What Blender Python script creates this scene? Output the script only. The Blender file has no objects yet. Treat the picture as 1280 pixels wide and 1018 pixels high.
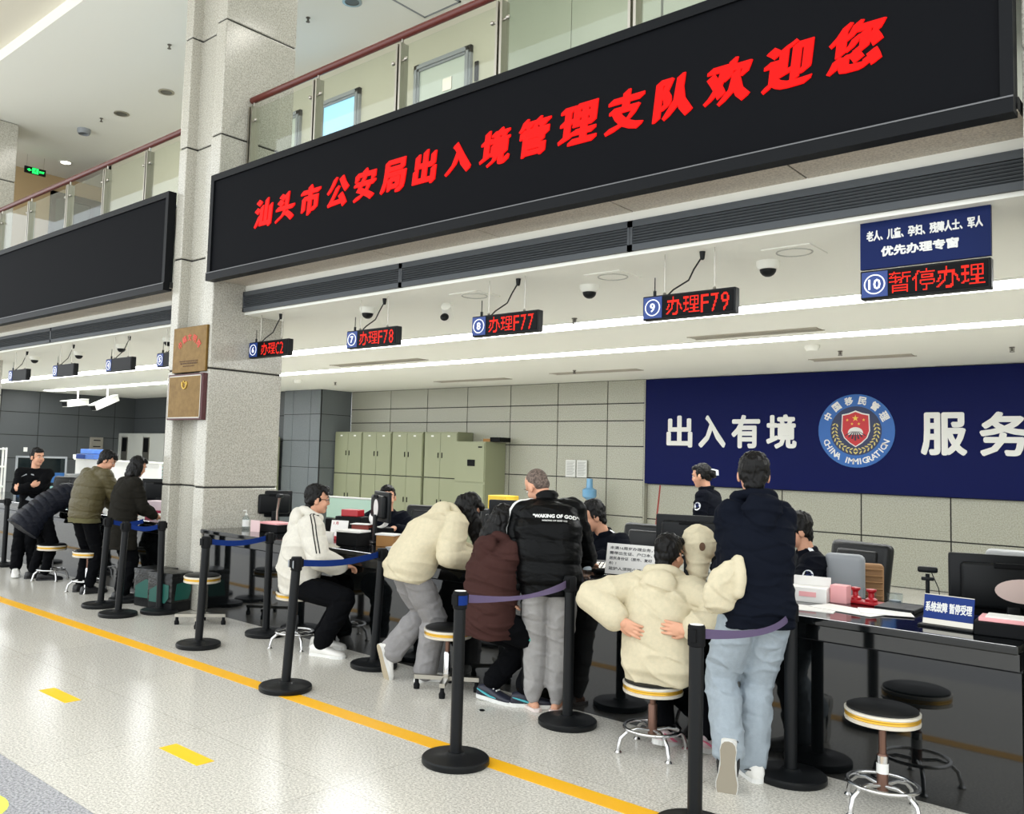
import bpy, bmesh, math, random
from mathutils import Vector, Matrix, noise
from mathutils.bvhtree import BVHTree
random.seed(7)
sc = bpy.context.scene
C = sc.collection
R = math.radians
V = Vector

# ------------------------------------------------------------------ camera
camd = bpy.data.cameras.new('camera')
cam = bpy.data.objects.new('camera', camd)
C.objects.link(cam)
yaw, pitch, roll = 0.735864, 0.069919, 0.029183
Fw = V((-math.sin(yaw) * math.cos(pitch), math.cos(yaw) * math.cos(pitch), math.sin(pitch)))
Rt = V((math.cos(yaw), math.sin(yaw), 0))
Up = Rt.cross(Fw)
Rt, Up = Rt * math.cos(roll) + Up * math.sin(roll), Up * math.cos(roll) - Rt * math.sin(roll)
M = Matrix((Rt, Up, -Fw)).transposed().to_4x4()
M.translation = V((0, 0, 1.70))
cam.matrix_world = M
camd.sensor_width = 36
camd.lens = 30.762
camd.shift_x = 0.04737
camd.shift_y = -0.00942
camd.clip_end = 200
sc.camera = cam

# ------------------------------------------------------------------ world, light, exposure
w = bpy.data.worlds.new('world')
sc.world = w
w.use_nodes = True
w.node_tree.nodes['Background'].inputs[0].default_value = (0.96, 1.0, 1.02, 1)
w.node_tree.nodes['Background'].inputs[1].default_value = 1.95
sc.view_settings.view_transform = 'Standard'
sc.view_settings.look = 'None'
sc.view_settings.gamma = 1
sc.view_settings.exposure = 0.25
sc.view_settings.use_curve_mapping = False
sc.cycles.use_denoising = True
sc.cycles.max_bounces = 7
sc.cycles.transparent_max_bounces = 12
sc.cycles.sample_clamp_indirect = 6


def area_light(name, loc, sx, sy, power, rot=(0, 0, 0), col=(1, .97, .92)):
    l = bpy.data.lights.new(name, 'AREA')
    l.shape = 'RECTANGLE'
    l.size, l.size_y, l.energy, l.color = sx, sy, power, col
    o = bpy.data.objects.new(name, l)
    C.objects.link(o)
    o.location = loc
    o.rotation_euler = rot
    return o


# strip lights of the low ceiling, and fill lights added to brighten the gallery
STRIP = 14.0
for gx in (-14, -9.4, -5.2, -1.2):
    area_light('gallery_fill', (gx, 6.6, 7.5), 3.2, .5, 26)

# ------------------------------------------------------------------ materials
def lin(c):
    c = c / 255
    return c / 12.92 if c <= .04045 else ((c + .055) / 1.055) ** 2.4


def col(rgb):
    return (lin(rgb[0]), lin(rgb[1]), lin(rgb[2]), 1)


_m = {}


def mat(name, rgb=(200, 200, 200), rough=.5, metal=0, spec=.5, emit=None, es=1.0, speck=None, bump=None, glass=False, alpha=1):
    if name in _m:
        return _m[name]
    m = bpy.data.materials.new(name)
    m.use_nodes = True
    nt = m.node_tree
    b = nt.nodes['Principled BSDF']
    b.inputs['Base Color'].default_value = col(rgb)
    b.inputs['Roughness'].default_value = rough
    b.inputs['Metallic'].default_value = metal
    b.inputs['Specular IOR Level'].default_value = spec
    if emit:
        b.inputs['Emission Color'].default_value = col(emit)
        b.inputs['Emission Strength'].default_value = es
    if speck or bump:
        tc = nt.nodes.new('ShaderNodeTexCoord')
    if speck:      # (scale, rgb_dark, rgb_light, low, high)
        n = nt.nodes.new('ShaderNodeTexNoise')
        n.inputs['Scale'].default_value = speck[0]
        n.inputs['Detail'].default_value = 3
        n.inputs['Roughness'].default_value = .7
        nt.links.new(tc.outputs['Object'], n.inputs['Vector'])
        r = nt.nodes.new('ShaderNodeValToRGB')
        r.color_ramp.elements[0].position = speck[3]
        r.color_ramp.elements[1].position = speck[4]
        r.color_ramp.elements[0].color = col(speck[1])
        r.color_ramp.elements[1].color = col(speck[2])
        nt.links.new(n.outputs[0], r.inputs[0])
        nt.links.new(r.outputs[0], b.inputs['Base Color'])
    if bump:       # (scale xyz, strength, distance)
        mp = nt.nodes.new('ShaderNodeMapping')
        mp.inputs['Scale'].default_value = bump[0]
        n = nt.nodes.new('ShaderNodeTexNoise')
        n.inputs['Scale'].default_value = 1
        n.inputs['Detail'].default_value = 4
        bp = nt.nodes.new('ShaderNodeBump')
        bp.inputs['Strength'].default_value = bump[1]
        bp.inputs['Distance'].default_value = bump[2]
        nt.links.new(tc.outputs['Object'], mp.inputs[0])
        nt.links.new(mp.outputs[0], n.inputs['Vector'])
        nt.links.new(n.outputs[0], bp.inputs['Height'])
        nt.links.new(bp.outputs[0], b.inputs['Normal'])
    if glass:
        out = nt.nodes['Material Output']
        t = nt.nodes.new('ShaderNodeBsdfTransparent')
        t.inputs[0].default_value = col(rgb)
        g = nt.nodes.new('ShaderNodeBsdfGlossy')
        g.inputs['Roughness'].default_value = rough
        lw = nt.nodes.new('ShaderNodeLayerWeight')
        lw.inputs[0].default_value = .5
        pw = nt.nodes.new('ShaderNodeMath')
        pw.operation = 'POWER'
        pw.inputs[1].default_value = 4
        nt.links.new(lw.outputs['Facing'], pw.inputs[0])
        fr = nt.nodes.new('ShaderNodeMath')
        fr.operation = 'MULTIPLY_ADD'
        fr.inputs[1].default_value = .6
        fr.inputs[2].default_value = .035
        nt.links.new(pw.outputs[0], fr.inputs[0])
        mx = nt.nodes.new('ShaderNodeMixShader')
        nt.links.new(fr.outputs[0], mx.inputs[0])
        nt.links.new(t.outputs[0], mx.inputs[1])
        nt.links.new(g.outputs[0], mx.inputs[2])
        nt.links.new(mx.outputs[0], out.inputs[0])
    _m[name] = m
    return m


def cloth(name, rgb, s=.35, rough=.9, spec=.2):
    return mat(name, rgb, rough, 0, spec, speck=(30, tuple(int(c * .97) for c in rgb), tuple(min(255, int(c * 1.01)) for c in rgb), .35, .65),
               bump=((40, 40, 40), s, .004))


def tile_mat(name, c1, c2, cm, sx, sy, ox, oy, speck_scale=170):
    m = bpy.data.materials.new(name)
    m.use_nodes = True
    nt = m.node_tree
    b = nt.nodes['Principled BSDF']
    b.inputs['Roughness'].default_value = .22
    b.inputs['Specular IOR Level'].default_value = .5
    tc = nt.nodes.new('ShaderNodeTexCoord')
    mp = nt.nodes.new('ShaderNodeMapping')
    mp.inputs['Location'].default_value = (ox, oy, 0)
    nt.links.new(tc.outputs['Object'], mp.inputs[0])
    br = nt.nodes.new('ShaderNodeTexBrick')
    br.offset = 0
    br.squash = 1
    br.inputs['Scale'].default_value = 1
    br.inputs['Brick Width'].default_value = sx
    br.inputs['Row Height'].default_value = sy
    br.inputs['Mortar Size'].default_value = .0035
    br.inputs['Mortar Smooth'].default_value = .4
    br.inputs['Color1'].default_value = (1, 1, 1, 1)
    br.inputs['Color2'].default_value = (.95, .95, .955, 1)
    br.inputs['Mortar'].default_value = col(cm)
    nt.links.new(mp.outputs[0], br.inputs['Vector'])
    n = nt.nodes.new('ShaderNodeTexNoise')
    n.inputs['Scale'].default_value = speck_scale
    n.inputs['Detail'].default_value = 3
    n.inputs['Roughness'].default_value = .8
    nt.links.new(tc.outputs['Object'], n.inputs['Vector'])
    r = nt.nodes.new('ShaderNodeValToRGB')
    r.color_ramp.elements[0].position, r.color_ramp.elements[1].position = .38, .62
    r.color_ramp.elements[0].color, r.color_ramp.elements[1].color = col(c1), col(c2)
    nt.links.new(n.outputs[0], r.inputs[0])
    mx = nt.nodes.new('ShaderNodeMixRGB')
    mx.blend_type = 'MULTIPLY'
    mx.inputs[0].default_value = 1
    nt.links.new(r.outputs[0], mx.inputs[1])
    nt.links.new(br.outputs[0], mx.inputs[2])
    nt.links.new(mx.outputs[0], b.inputs['Base Color'])
    return m


M_floor = tile_mat('terrazzo', (172, 169, 160), (232, 228, 218), (222, 221, 218), 1.31, 1.03, 1.31 * 3.715, -3.03 + 1.03 * 20, 75)
M_floor2 = mat('terrazzo_grey', (150, 150, 154), .2, speck=(75, (128, 129, 134), (190, 190, 194), .38, .62))
M_granite = mat('granite', (180, 176, 164), .17, speck=(70, (156, 153, 142), (198, 195, 184), .36, .62))
M_granite_soffit = mat('granite_soffit', (150, 140, 124), .4, speck=(70, (160, 150, 136), (200, 190, 175), .36, .6))
M_wallstone = mat('wall_granite', (168, 166, 150), .28, speck=(60, (142, 142, 128), (174, 174, 160), .36, .6))
M_greystone = mat('grey_panel', (104, 110, 112), .4, speck=(90, (98, 104, 107), (110, 116, 119), .4, .6))
M_darkstone = mat('dark_panel', (70, 74, 76), .45, speck=(90, (64, 68, 70), (78, 82, 84), .4, .6))
M_joint = mat('joint_dark', (28, 28, 26), .8)
M_white = mat('white_paint', (240, 240, 232), .7, spec=.2)
M_cream = mat('cream_paint', (196, 192, 172), .7, spec=.2)
M_creamceil = mat('cream_ceiling_paint', (226, 220, 204), .7, spec=.2)
M_palegreen = mat('pale_green_paint', (152, 158, 140), .35)
M_beige = mat('beige_wall', (206, 180, 140), .6, spec=.2)
M_banner = mat('banner_face', (17, 18, 21), .65, spec=.04)
M_bframe = mat('banner_frame', (14, 16, 19), .45, spec=.12)
M_red = mat('neon_red', (60, 4, 3), .5, spec=.1, emit=(255, 14, 10), es=1.0)
M_led = mat('led_red', (60, 6, 4), .5, spec=.1, emit=(255, 44, 30), es=1.3)
M_black = mat('black_plastic', (18, 20, 22), .42, spec=.22)
M_blackmatte = mat('black_matte', (14, 15, 17), .65, spec=.15)
M_screen = mat('display_black', (6, 6, 8), .35, spec=.1)
M_bluepanel = mat('number_blue', (14, 48, 112), .4, emit=(18, 70, 170), es=.12)
M_signblue = mat('sign_blue', (12, 30, 82), .5, spec=.15)
M_wallblue = mat('wall_blue', (9, 18, 72), .5, spec=.1)
M_whitetext = mat('white_lettering', (226, 226, 222), .5)
M_chrome = mat('chrome', (205, 205, 205), .16, metal=1)
M_steel = mat('brushed_steel', (176, 172, 162), .3, metal=1)
M_rail = mat('rail_wood', (92, 34, 26), .3)
M_glass = mat('clear_glass', (246, 249, 245), .02, glass=True)
M_bottleglass = mat('bottle_plastic', (238, 244, 246), .05, glass=True)
M_counter = mat('black_granite', (9, 11, 12), .07, speck=(200, (6, 8, 9), (22, 25, 27), .45, .75))
M_counterfront = mat('black_granite_front', (9, 11, 12), .05, spec=.75)
M_yellow = mat('yellow_tape', (240, 178, 8), .5)
M_grille = mat('grille_dark', (78, 82, 86), .5, spec=.3)
M_grilleback = mat('grille_hollow', (30, 31, 33), .8)
M_strip = mat('strip_light', (255, 255, 255), .5, emit=(250, 252, 252), es=STRIP)
M_lamp = mat('lamp_glow', (255, 255, 255), .5, emit=(255, 248, 232), es=22)
M_skin = mat('skin', (210, 158, 130), .6, spec=.25)
M_hair = mat('black_hair', (11, 10, 10), .45, spec=.22, bump=((160, 160, 18), .6, .006))
M_leather = mat('black_leather', (17, 18, 19), .38, spec=.3, bump=((60, 60, 60), .15, .004))
M_gold = mat('brass_sheet', (110, 84, 38), .42, metal=.7, speck=(14, (106, 80, 34), (122, 95, 48), .35, .65))
M_maroon = mat('maroon_wood', (70, 16, 22), .35)
M_locker = mat('locker_green', (140, 144, 116), .45)
M_paper = mat('paper', (232, 230, 226), .7)
M_pink = mat('pink_paper', (236, 170, 172), .7)
M_redbox = mat('red_plastic', (170, 22, 34), .35)
M_brown = mat('cardboard', (160, 116, 66), .8)
M_teal = mat('tray_teal', (140, 190, 188), .4)
M_green = mat('tray_green', (196, 226, 206), .5)
M_beltblue = mat('belt_blue', (14, 44, 112), .7, spec=.15)
M_beltlilac = mat('belt_lilac', (92, 80, 108), .7, spec=.15)
M_grey = mat('grey_plastic', (142, 146, 150), .5)


# ------------------------------------------------------------------ mesh helpers
class MB:
    def __init__(s):
        s.v, s.f, s.mi = [], [], []

    def add(s, vs, fs, mi=0, T=None):
        b = len(s.v)
        s.v += [tuple(T @ V(p)) if T else tuple(p) for p in vs]
        s.f += [[b + i for i in f] for f in fs]
        s.mi += [mi] * len(fs)
        return s

    def box(s, x0, x1, y0, y1, z0, z1, mi=0, T=None):
        vs = [(x, y, z) for z in (z0, z1) for y in (y0, y1) for x in (x0, x1)]
        return s.add(vs, [(0, 2, 3, 1), (4, 5, 7, 6), (0, 1, 5, 4), (2, 6, 7, 3), (0, 4, 6, 2), (1, 3, 7, 5)], mi, T)

    def cbox(s, c, d, mi=0, T=None):
        return s.box(c[0] - d[0] / 2, c[0] + d[0] / 2, c[1] - d[1] / 2, c[1] + d[1] / 2, c[2] - d[2] / 2, c[2] + d[2] / 2, mi, T)

    def rbox(s, c, d, r, mi=0, T=None, seg=3):
        bm = bmesh.new()
        bmesh.ops.create_cube(bm, size=1)
        for v in bm.verts:
            v.co = V((v.co.x * d[0] + c[0], v.co.y * d[1] + c[1], v.co.z * d[2] + c[2]))
        bmesh.ops.bevel(bm, geom=bm.edges[:], offset=min(r, min(d) * .49), segments=seg, profile=.5, affect='EDGES')
        bm.verts.index_update()
        s.add([v.co[:] for v in bm.verts], [[v.index for v in f.verts] for f in bm.faces], mi, T)
        bm.free()
        return s

    def lathe(s, prof, n=24, mi=0, T=None, cap=True):
        vs, fs = [], []
        for r, z in prof:
            for k in range(n):
                a = 2 * math.pi * k / n
                vs.append((r * math.cos(a), r * math.sin(a), z))
        for i in range(len(prof) - 1):
            for k in range(n):
                k2 = (k + 1) % n
                fs.append((i * n + k, i * n + k2, (i + 1) * n + k2, (i + 1) * n + k))
        if cap:
            fs.append(tuple(range(n))[::-1])
            fs.append(tuple((len(prof) - 1) * n + k for k in range(n)))
        return s.add(vs, fs, mi, T)

    def tube(s, pts, r, n=8, mi=0, T=None, closed=False):
        pts = [V(p) for p in pts]
        rs = r if isinstance(r, (list, tuple)) else [r] * len(pts)
        vs, fs = [], []
        u = None
        N = len(pts)
        for i, p in enumerate(pts):
            if closed:
                d = (pts[(i + 1) % N] - pts[i - 1]).normalized()
            else:
                d = (pts[min(i + 1, N - 1)] - pts[max(i - 1, 0)]).normalized()
            if u is None:
                u = d.orthogonal().normalized()
            u = (u - d * u.dot(d)).normalized()
            vv = d.cross(u)
            for k in range(n):
                a = 2 * math.pi * k / n
                vs.append(p + (u * math.cos(a) + vv * math.sin(a)) * rs[i])
        for i in range(N if closed else N - 1):
            j = (i + 1) % N
            for k in range(n):
                k2 = (k + 1) % n
                fs.append((i * n + k, i * n + k2, j * n + k2, j * n + k))
        if not closed:
            fs.append(tuple(range(n))[::-1])
            fs.append(tuple((N - 1) * n + k for k in range(n)))
        return s.add(vs, fs, mi, T)

    def prism(s, poly, z0, z1, mi=0, T=None):
        n = len(poly)
        vs = [(p[0], p[1], z0) for p in poly] + [(p[0], p[1], z1) for p in poly]
        fs = [tuple(range(n))[::-1], tuple(range(n, 2 * n))] + [(i, (i + 1) % n, n + (i + 1) % n, n + i) for i in range(n)]
        return s.add(vs, fs, mi, T)

    def sphere(s, c, r, n=12, mi=0, T=None):
        rr = r if isinstance(r, (tuple, list)) else (r, r, r)
        m = max(4, n // 2)
        vs = [(c[0], c[1], c[2] - rr[2])]
        for i in range(1, m):
            t = math.pi * i / m
            for k in range(n):
                a = 2 * math.pi * k / n
                vs.append((c[0] + rr[0] * math.sin(t) * math.cos(a), c[1] + rr[1] * math.sin(t) * math.sin(a), c[2] - rr[2] * math.cos(t)))
        vs.append((c[0], c[1], c[2] + rr[2]))
        fs = [(0, 1 + (k + 1) % n, 1 + k) for k in range(n)]
        for i in range(m - 2):
            for k in range(n):
                k2 = (k + 1) % n
                fs.append((1 + i * n + k, 1 + i * n + k2, 1 + (i + 1) * n + k2, 1 + (i + 1) * n + k))
        L = len(vs) - 1
        b = 1 + (m - 2) * n
        fs += [(b + k, b + (k + 1) % n, L) for k in range(n)]
        return s.add(vs, fs, mi, T)

    def build(s, name, mats, parent=None, smooth=False, loc=None, rotz=0):
        me = bpy.data.meshes.new(name)
        me.from_pydata(s.v, [], s.f)
        for m in (mats if isinstance(mats, (list, tuple)) else [mats]):
            me.materials.append(m)
        me.polygons.foreach_set('material_index', s.mi)
        if smooth:
            me.polygons.foreach_set('use_smooth', [True] * len(me.polygons))
            try:
                me.set_sharp_from_angle(angle=R(smooth if smooth is not True else 40))
            except Exception:
                pass
        me.update()
        o = bpy.data.objects.new(name, me)
        C.objects.link(o)
        if parent:
            o.parent = parent
        if loc:
            o.location = loc
        if rotz:
            o.rotation_euler = (0, 0, rotz)
        return o


def tag(o, label=None, cat=None, group=None, kind=None):
    if label:
        o['label'] = label
    if cat:
        o['category'] = cat
    if group:
        o['group'] = group
    if kind:
        o['kind'] = kind
    return o


def thing(name, label, cat, loc=(0, 0, 0), rotz=0, group=None):
    o = bpy.data.objects.new(name, None)
    o.empty_display_size = .1
    C.objects.link(o)
    o.location = loc
    o.rotation_euler = (0, 0, rotz)
    return tag(o, label, cat, group)


def struct(name, mb, m, label=None, cat=None, smooth=False):
    return tag(mb.build(name, m, None, smooth), label, cat, None, 'structure')


def dup(root, loc=None, rotz=None, label=None, group=None, scale=None):
    def rec(o, parent):
        c = o.copy()
        C.objects.link(c)
        if parent:
            c.parent = parent
        for ch in kids.get(o, []):
            rec(ch, c)
        return c
    kids = {}
    for o in C.objects:
        if o.parent:
            kids.setdefault(o.parent, []).append(o)
    r = rec(root, None)
    if loc is not None:
        r.location = loc
    if rotz is not None:
        r.rotation_euler = (0, 0, rotz)
    if label:
        r['label'] = label
    if group:
        r['group'] = group
    if scale:
        r.scale = (scale,) * 3
    return r


def TR(loc=(0, 0, 0), rz=0, rx=0, ry=0):
    return Matrix.Translation(V(loc)) @ Matrix.Rotation(rz, 4, 'Z') @ Matrix.Rotation(ry, 4, 'Y') @ Matrix.Rotation(rx, 4, 'X')


# ------------------------------------------------------------------ lettering
_tc = {}


def glyphs(s, extrude=.02, shear=0):
    key = (s, extrude, shear)
    if key in _tc:
        return _tc[key]
    c = bpy.data.curves.new('lettering', 'FONT')
    c.body = s
    c.extrude = extrude
    c.shear = shear
    c.resolution_u = 2
    o = bpy.data.objects.new('lettering', c)
    C.objects.link(o)
    bpy.context.view_layer.update()
    me = bpy.data.meshes.new_from_object(o.evaluated_get(bpy.context.evaluated_depsgraph_get()))
    vs = [v.co.copy() for v in me.vertices]
    fs = [list(p.vertices) for p in me.polygons]
    bpy.data.objects.remove(o)
    bpy.data.curves.remove(c)
    bpy.data.meshes.remove(me)
    _tc[key] = (vs, fs)
    return vs, fs


FRONT = Matrix.Rotation(R(90), 4, 'X')      # letters in XY turn to face -Y


def text(mb, s, at, w=None, h=None, bold=0, nib=None, depth=.006, shear=0, T=None, mi=0):
    """letters centred at `at` (x, z on a surface facing -Y at y) fitted into width / height; bold thickens strokes"""
    vs, fs = glyphs(s, .5, shear)
    x0, x1 = min(v.x for v in vs), max(v.x for v in vs)
    y0, y1 = min(v.y for v in vs), max(v.y for v in vs)
    sx = w / (x1 - x0) if w else None
    sy = h / (y1 - y0) if h else None
    sx = sx or sy
    sy = sy or sx
    offs = [(0, 0)]
    if bold:
        offs = [(bold * math.cos(k * math.pi / 4), bold * math.sin(k * math.pi / 4)) for k in range(8)] + [(0, 0)]
    if nib:
        offs = [(nib[0] * t, nib[1] * t) for t in (-1, -.6, -.2, .2, .6, 1)]
    base = T or (Matrix.Translation(V(at)) @ FRONT)
    for k, (ox, oy) in enumerate(offs):
        mb.add([((v.x - (x0 + x1) / 2) * sx + ox, (v.y - (y0 + y1) / 2) * sy + oy, v.z * depth + k * .00002) for v in vs], fs, mi, base)
    return mb


def led_cells(s, rows):
    """lit cells of a text on a dot matrix of `rows` rows, glyph by glyph"""
    out, x = [], 0
    for ch in s:
        if ch == ' ':
            x += rows // 2
            continue
        vs, fs = glyphs(ch, 0)
        wide = ord(ch) > 255
        cw = rows if wide else rows // 2
        x0, x1 = min(v.x for v in vs), max(v.x for v in vs)
        y0, y1 = (-.08, .86) if wide else (0, .72)
        tris = []
        for f in fs:
            for i in range(1, len(f) - 1):
                tris.append((vs[f[0]], vs[f[i]], vs[f[i + 1]]))
        for r in range(rows):
            for q in range(cw - 1):
                px = x0 + (q + .5) / (cw - 1) * (x1 - x0)
                py = y0 + (r + .5) / rows * (y1 - y0)
                for a, b, c in tris:
                    d1 = (px - b.x) * (a.y - b.y) - (a.x - b.x) * (py - b.y)
                    d2 = (px - c.x) * (b.y - c.y) - (b.x - c.x) * (py - c.y)
                    d3 = (px - a.x) * (c.y - a.y) - (c.x - a.x) * (py - a.y)
                    if not ((d1 < 0 or d2 < 0 or d3 < 0) and (d1 > 0 or d2 > 0 or d3 > 0)):
                        out.append((x + q, r))
                        break
        x += cw + (0 if wide else 1)
    return out, x

# ------------------------------------------------------------------ the hall: floor, columns, beam, walls, ceilings
XR = -8.36                      # right face of the big column; bays repeat every 8.39 m
BAYS = [(-8.36, -0.85), (-16.67, -9.23)]
mb = MB()
for y0, y1, k in ((-6, 1.25, 0), (1.25, 2.0, 1), (2.0, 14.2, 0)):
    mb.add([(-27, y0, 0), (5, y0, 0), (5, y1, 0), (-27, y1, 0)], [(0, 1, 2, 3)], k)
    mb.add([(-27, y0, -.1), (5, y0, -.1), (5, y1, -.1), (-27, y1, -.1)], [(0, 3, 2, 1)], k)
struct('floor', mb, [M_floor, M_floor2])

zj = [0, 1.31, 2.60, 3.89, 5.20, 6.51, 7.6]


def column(xr):
    mb = MB()
    xl = xr - .87
    def plan(g):
        return [(xl + g, 5.13 + g), (xl + .16 - g, 5.13 + g), (xl + .16 - g, 5.27 + g), (xr - .2 + g, 5.27 + g), (xr - .2 + g, 5.13 + g),
                (xr - g, 5.13 + g), (xr - g, 6.08 - g), (xl + g, 6.08 - g)]
    mb.prism(plan(.012), 0, 7.6, 1)
    for a, b in zip(zj[:-1], zj[1:]):
        mb.prism(plan(0), a + (.008 if a else 0), b - .008, 0)
    o = mb.build('stone_column', [M_granite, M_joint])
    md = o.modifiers.new('b', 'BEVEL')
    md.width, md.segments, md.limit_method = .012, 2, 'ANGLE'
    return tag(o, None, None, None, 'structure')


tag(column(XR), 'granite clad column with two brass plaques hung on it', 'column')
tag(column(XR - 8.39), 'granite clad column at the far left edge of the hall', 'column')
tag(column(XR + 8.39), 'granite clad column closing the counter bay on the right', 'column')

# granite soffit of the beam, white fascia under it, low ceiling over the counters
mb = MB()
for x0, x1 in BAYS:
    n = 6
    js = [x1] + [x for x in (-2.09, -3.37, -4.65, -5.91, -7.13) if x0 < x < x1] + [x0] if x0 > -9 else [x1, -10.5, -11.75, -13, -14.3, -15.5, x0]
    for b, a in zip(js[:-1], js[1:]):
        mb.box(a + .006, b - .006, 5.10, 5.56, 3.56, 3.60)
    mb.box(x0, x1, 5.10, 5.6, 3.565, 3.63, 1)
struct('trim_1', mb, [M_granite_soffit, M_joint])
mb = MB()
for x0, x1 in BAYS:
    mb.box(x0, x1, 5.54, 5.62, 3.233, 3.57)
struct('trim_2', mb, M_white)
mb = MB().box(-25.4, 3, 5.62, 14.2, 3.233, 3.30)
struct('ceiling', mb, M_white)
mb = MB().box(-19.4, -.02, 5.3, 8.2, 4.25, 4.62)
struct('trim_3', mb, M_white)


def panels(mb, axis, const, sign, us, zs, gap=.02, t=.03, mi=0, mj=1):
    """stone panels with open dark joints on a wall plane; axis 'x' spans along x at y=const (facing -y if sign<0)"""
    for u0, u1 in zip(us[:-1], us[1:]):
        for z0, z1 in zip(zs[:-1], zs[1:]):
            g = gap / 2
            if axis == 'x':
                mb.box(u0 + g, u1 - g, *sorted((const, const - sign * t)), z0 + g, z1 - g, mi)
            else:
                mb.box(*sorted((const, const - sign * t)), u0 + g, u1 - g, z0 + g, z1 - g, mi)
    u0, u1, z0, z1 = us[0], us[-1], zs[0], zs[-1]
    b = sorted((const - sign * .012, const - sign * .12))
    if axis == 'x':
        mb.box(u0, u1, b[0], b[1], z0, z1, mj)
    else:
        mb.box(b[0], b[1], u0, u1, z0, z1, mj)


zs = [0, .74, 1.41, 2.01, 2.48, 2.80, 3.233]
mb = MB()
panels(mb, 'x', 13.9, -1, [-16.25, -14.856, -13.66, -12.465, -11.28, -10.09, -8.95, -8.17], zs)
mb.box(-8.172, -8.150, 13.9, 14.05, 0, 3.233)
panels(mb, 'x', 14.0, -1, [-8.15, -6.9, -5.68, -4.46, -3.24, -2.02, -.8, .42, 1.6, 3], [0, .72, 1.35, 2.3, 3.233])
struct('wall_back', mb, [M_wallstone, M_joint])
mb = MB()
panels(mb, 'x', 12.96, -1, [-17.66, -17.3, -16.62, -16.25], [0, .766, 1.39, 2.02, 2.65, 3.233], .014)
panels(mb, 'y', -16.235, 1, [12.99, 13.9], [0, .766, 1.39, 2.02, 2.65, 3.233], .014)
struct('wall_pilaster', mb, [M_greystone, M_joint])
mb = MB()
panels(mb, 'y', -25.3, 1, [3.0, 5.2, 6.9, 8.3, 9.2, 10.22, 11.34, 12.42, 13.2], [0, .7, 1.36, 2.0, 2.63, 3.233])
panels(mb, 'x', 13.05, -1, [-25.3, -23.2, -21.2, -19.3, -17.6], [0, .7, 1.36, 2.0, 2.63, 3.233])
struct('wall_left', mb, [M_darkstone, M_joint])
struct('wall_right', MB().box(2.9, 3.0, 5.2, 14.1, 0, 3.233), M_wallstone)

# upper gallery
mb = MB()
mb.box(-17.47, -6.78, 8.12, 8.3, 4.62, 7.6)
mb.box(-17.47, -17.3, 8.12, 10.4, 4.62, 7.6)
struct('wall_gallery', mb, M_cream)
mb = MB()
mb.box(-6.78, -5.81, 8.10, 8.3, 4.62, 7.6)
mb.box(-5.80, -4.63, 8.10, 8.3, 4.62, 7.6)
mb.box(-4.60, 3, 8.10, 8.3, 4.62, 7.6)
mb.box(-6.8, 3, 8.15, 8.3, 4.62, 7.6, 1)
struct('wall_gallery_right', mb, [M_palegreen, M_steel])
mb = MB()
mb.box(-19.5, -19.3, 5.2, 7.74, 4.62, 7.6, 0)
mb.box(-19.5, -19.3, 9.6, 10.4, 4.62, 7.6, 0)
mb.box(-19.5, -17.3, 10.3, 10.4, 4.62, 7.6, 0)
mb.box(-19.5, -19.3, 7.74, 9.6, 7.25, 7.6, 0)
struct('wall_gallery_left', mb, M_beige)
mb = MB()
mb.box(-24, 3, 4.83, 10.5, 7.6, 7.85)
mb.box(-24, 3, 4.815, 4.83, 7.6, 7.78)
struct('ceiling_gallery', mb, [M_white])
mb = MB()
mb.box(-24, 3, 1.2, 4.83, 7.78, 7.95)
struct('ceiling_hall', mb, M_creamceil)
mb = MB().box(-19.3, -.02, 5.3, 10.3, 4.60, 4.64)
struct('floor_gallery', mb, M_floor2)

# end door of the gallery: dark glazed frame, and the room behind
d = tag(MB().box(-19.32, -19.22, 7.74, 7.84, 4.62, 7.25).box(-19.32, -19.22, 9.5, 9.6, 4.62, 7.25).box(-19.32, -19.22, 7.74, 9.6, 7.1, 7.25)
        .box(-19.32, -19.22, 8.6, 8.68, 4.62, 7.1).box(-19.31, -19.24, 7.8, 9.55, 5.7, 5.76).build('door_1', M_bframe),
        'dark framed glazed doors at the left end of the upper gallery', 'door', None, 'structure')
MB().box(-19.29, -19.27, 7.84, 8.6, 4.66, 7.1).box(-19.29, -19.27, 8.68, 9.5, 4.66, 7.1).build('pane', mat('dark_glazing', (60, 76, 74), .05), d)


def gallery_door(n, x0, x1, ztop, leaf_mat, label, plate=False):
    y = 8.12
    o = MB().box(x0, x0 + .1, y - .05, y + .02, 4.62, ztop).box(x1 - .1, x1, y - .05, y + .02, 4.62, ztop).box(x0, x1, y - .05, y + .02, ztop - .1, ztop)
    o.box(x0 + .03, x0 + .07, y - .07, y - .04, 4.62, ztop - .03).box(x1 - .07, x1 - .03, y - .07, y - .04, 4.62, ztop - .03).box(x0 + .03, x1 - .03, y - .07, y - .04, ztop - .07, ztop - .03)
    o = tag(o.build('door_%d' % n, M_grey), label, 'door', None, 'structure')
    MB().box(x0 + .1, x1 - .1, y - .025, y - .005, 4.64, ztop - .1).build('door_leaf', leaf_mat, o)
    if plate:
        MB().cbox((((x0 + x1) / 2) + .1, y - .03, 6.62), (.16, .01, .17)).build('room_plate', M_steel, o)
    return o


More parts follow.
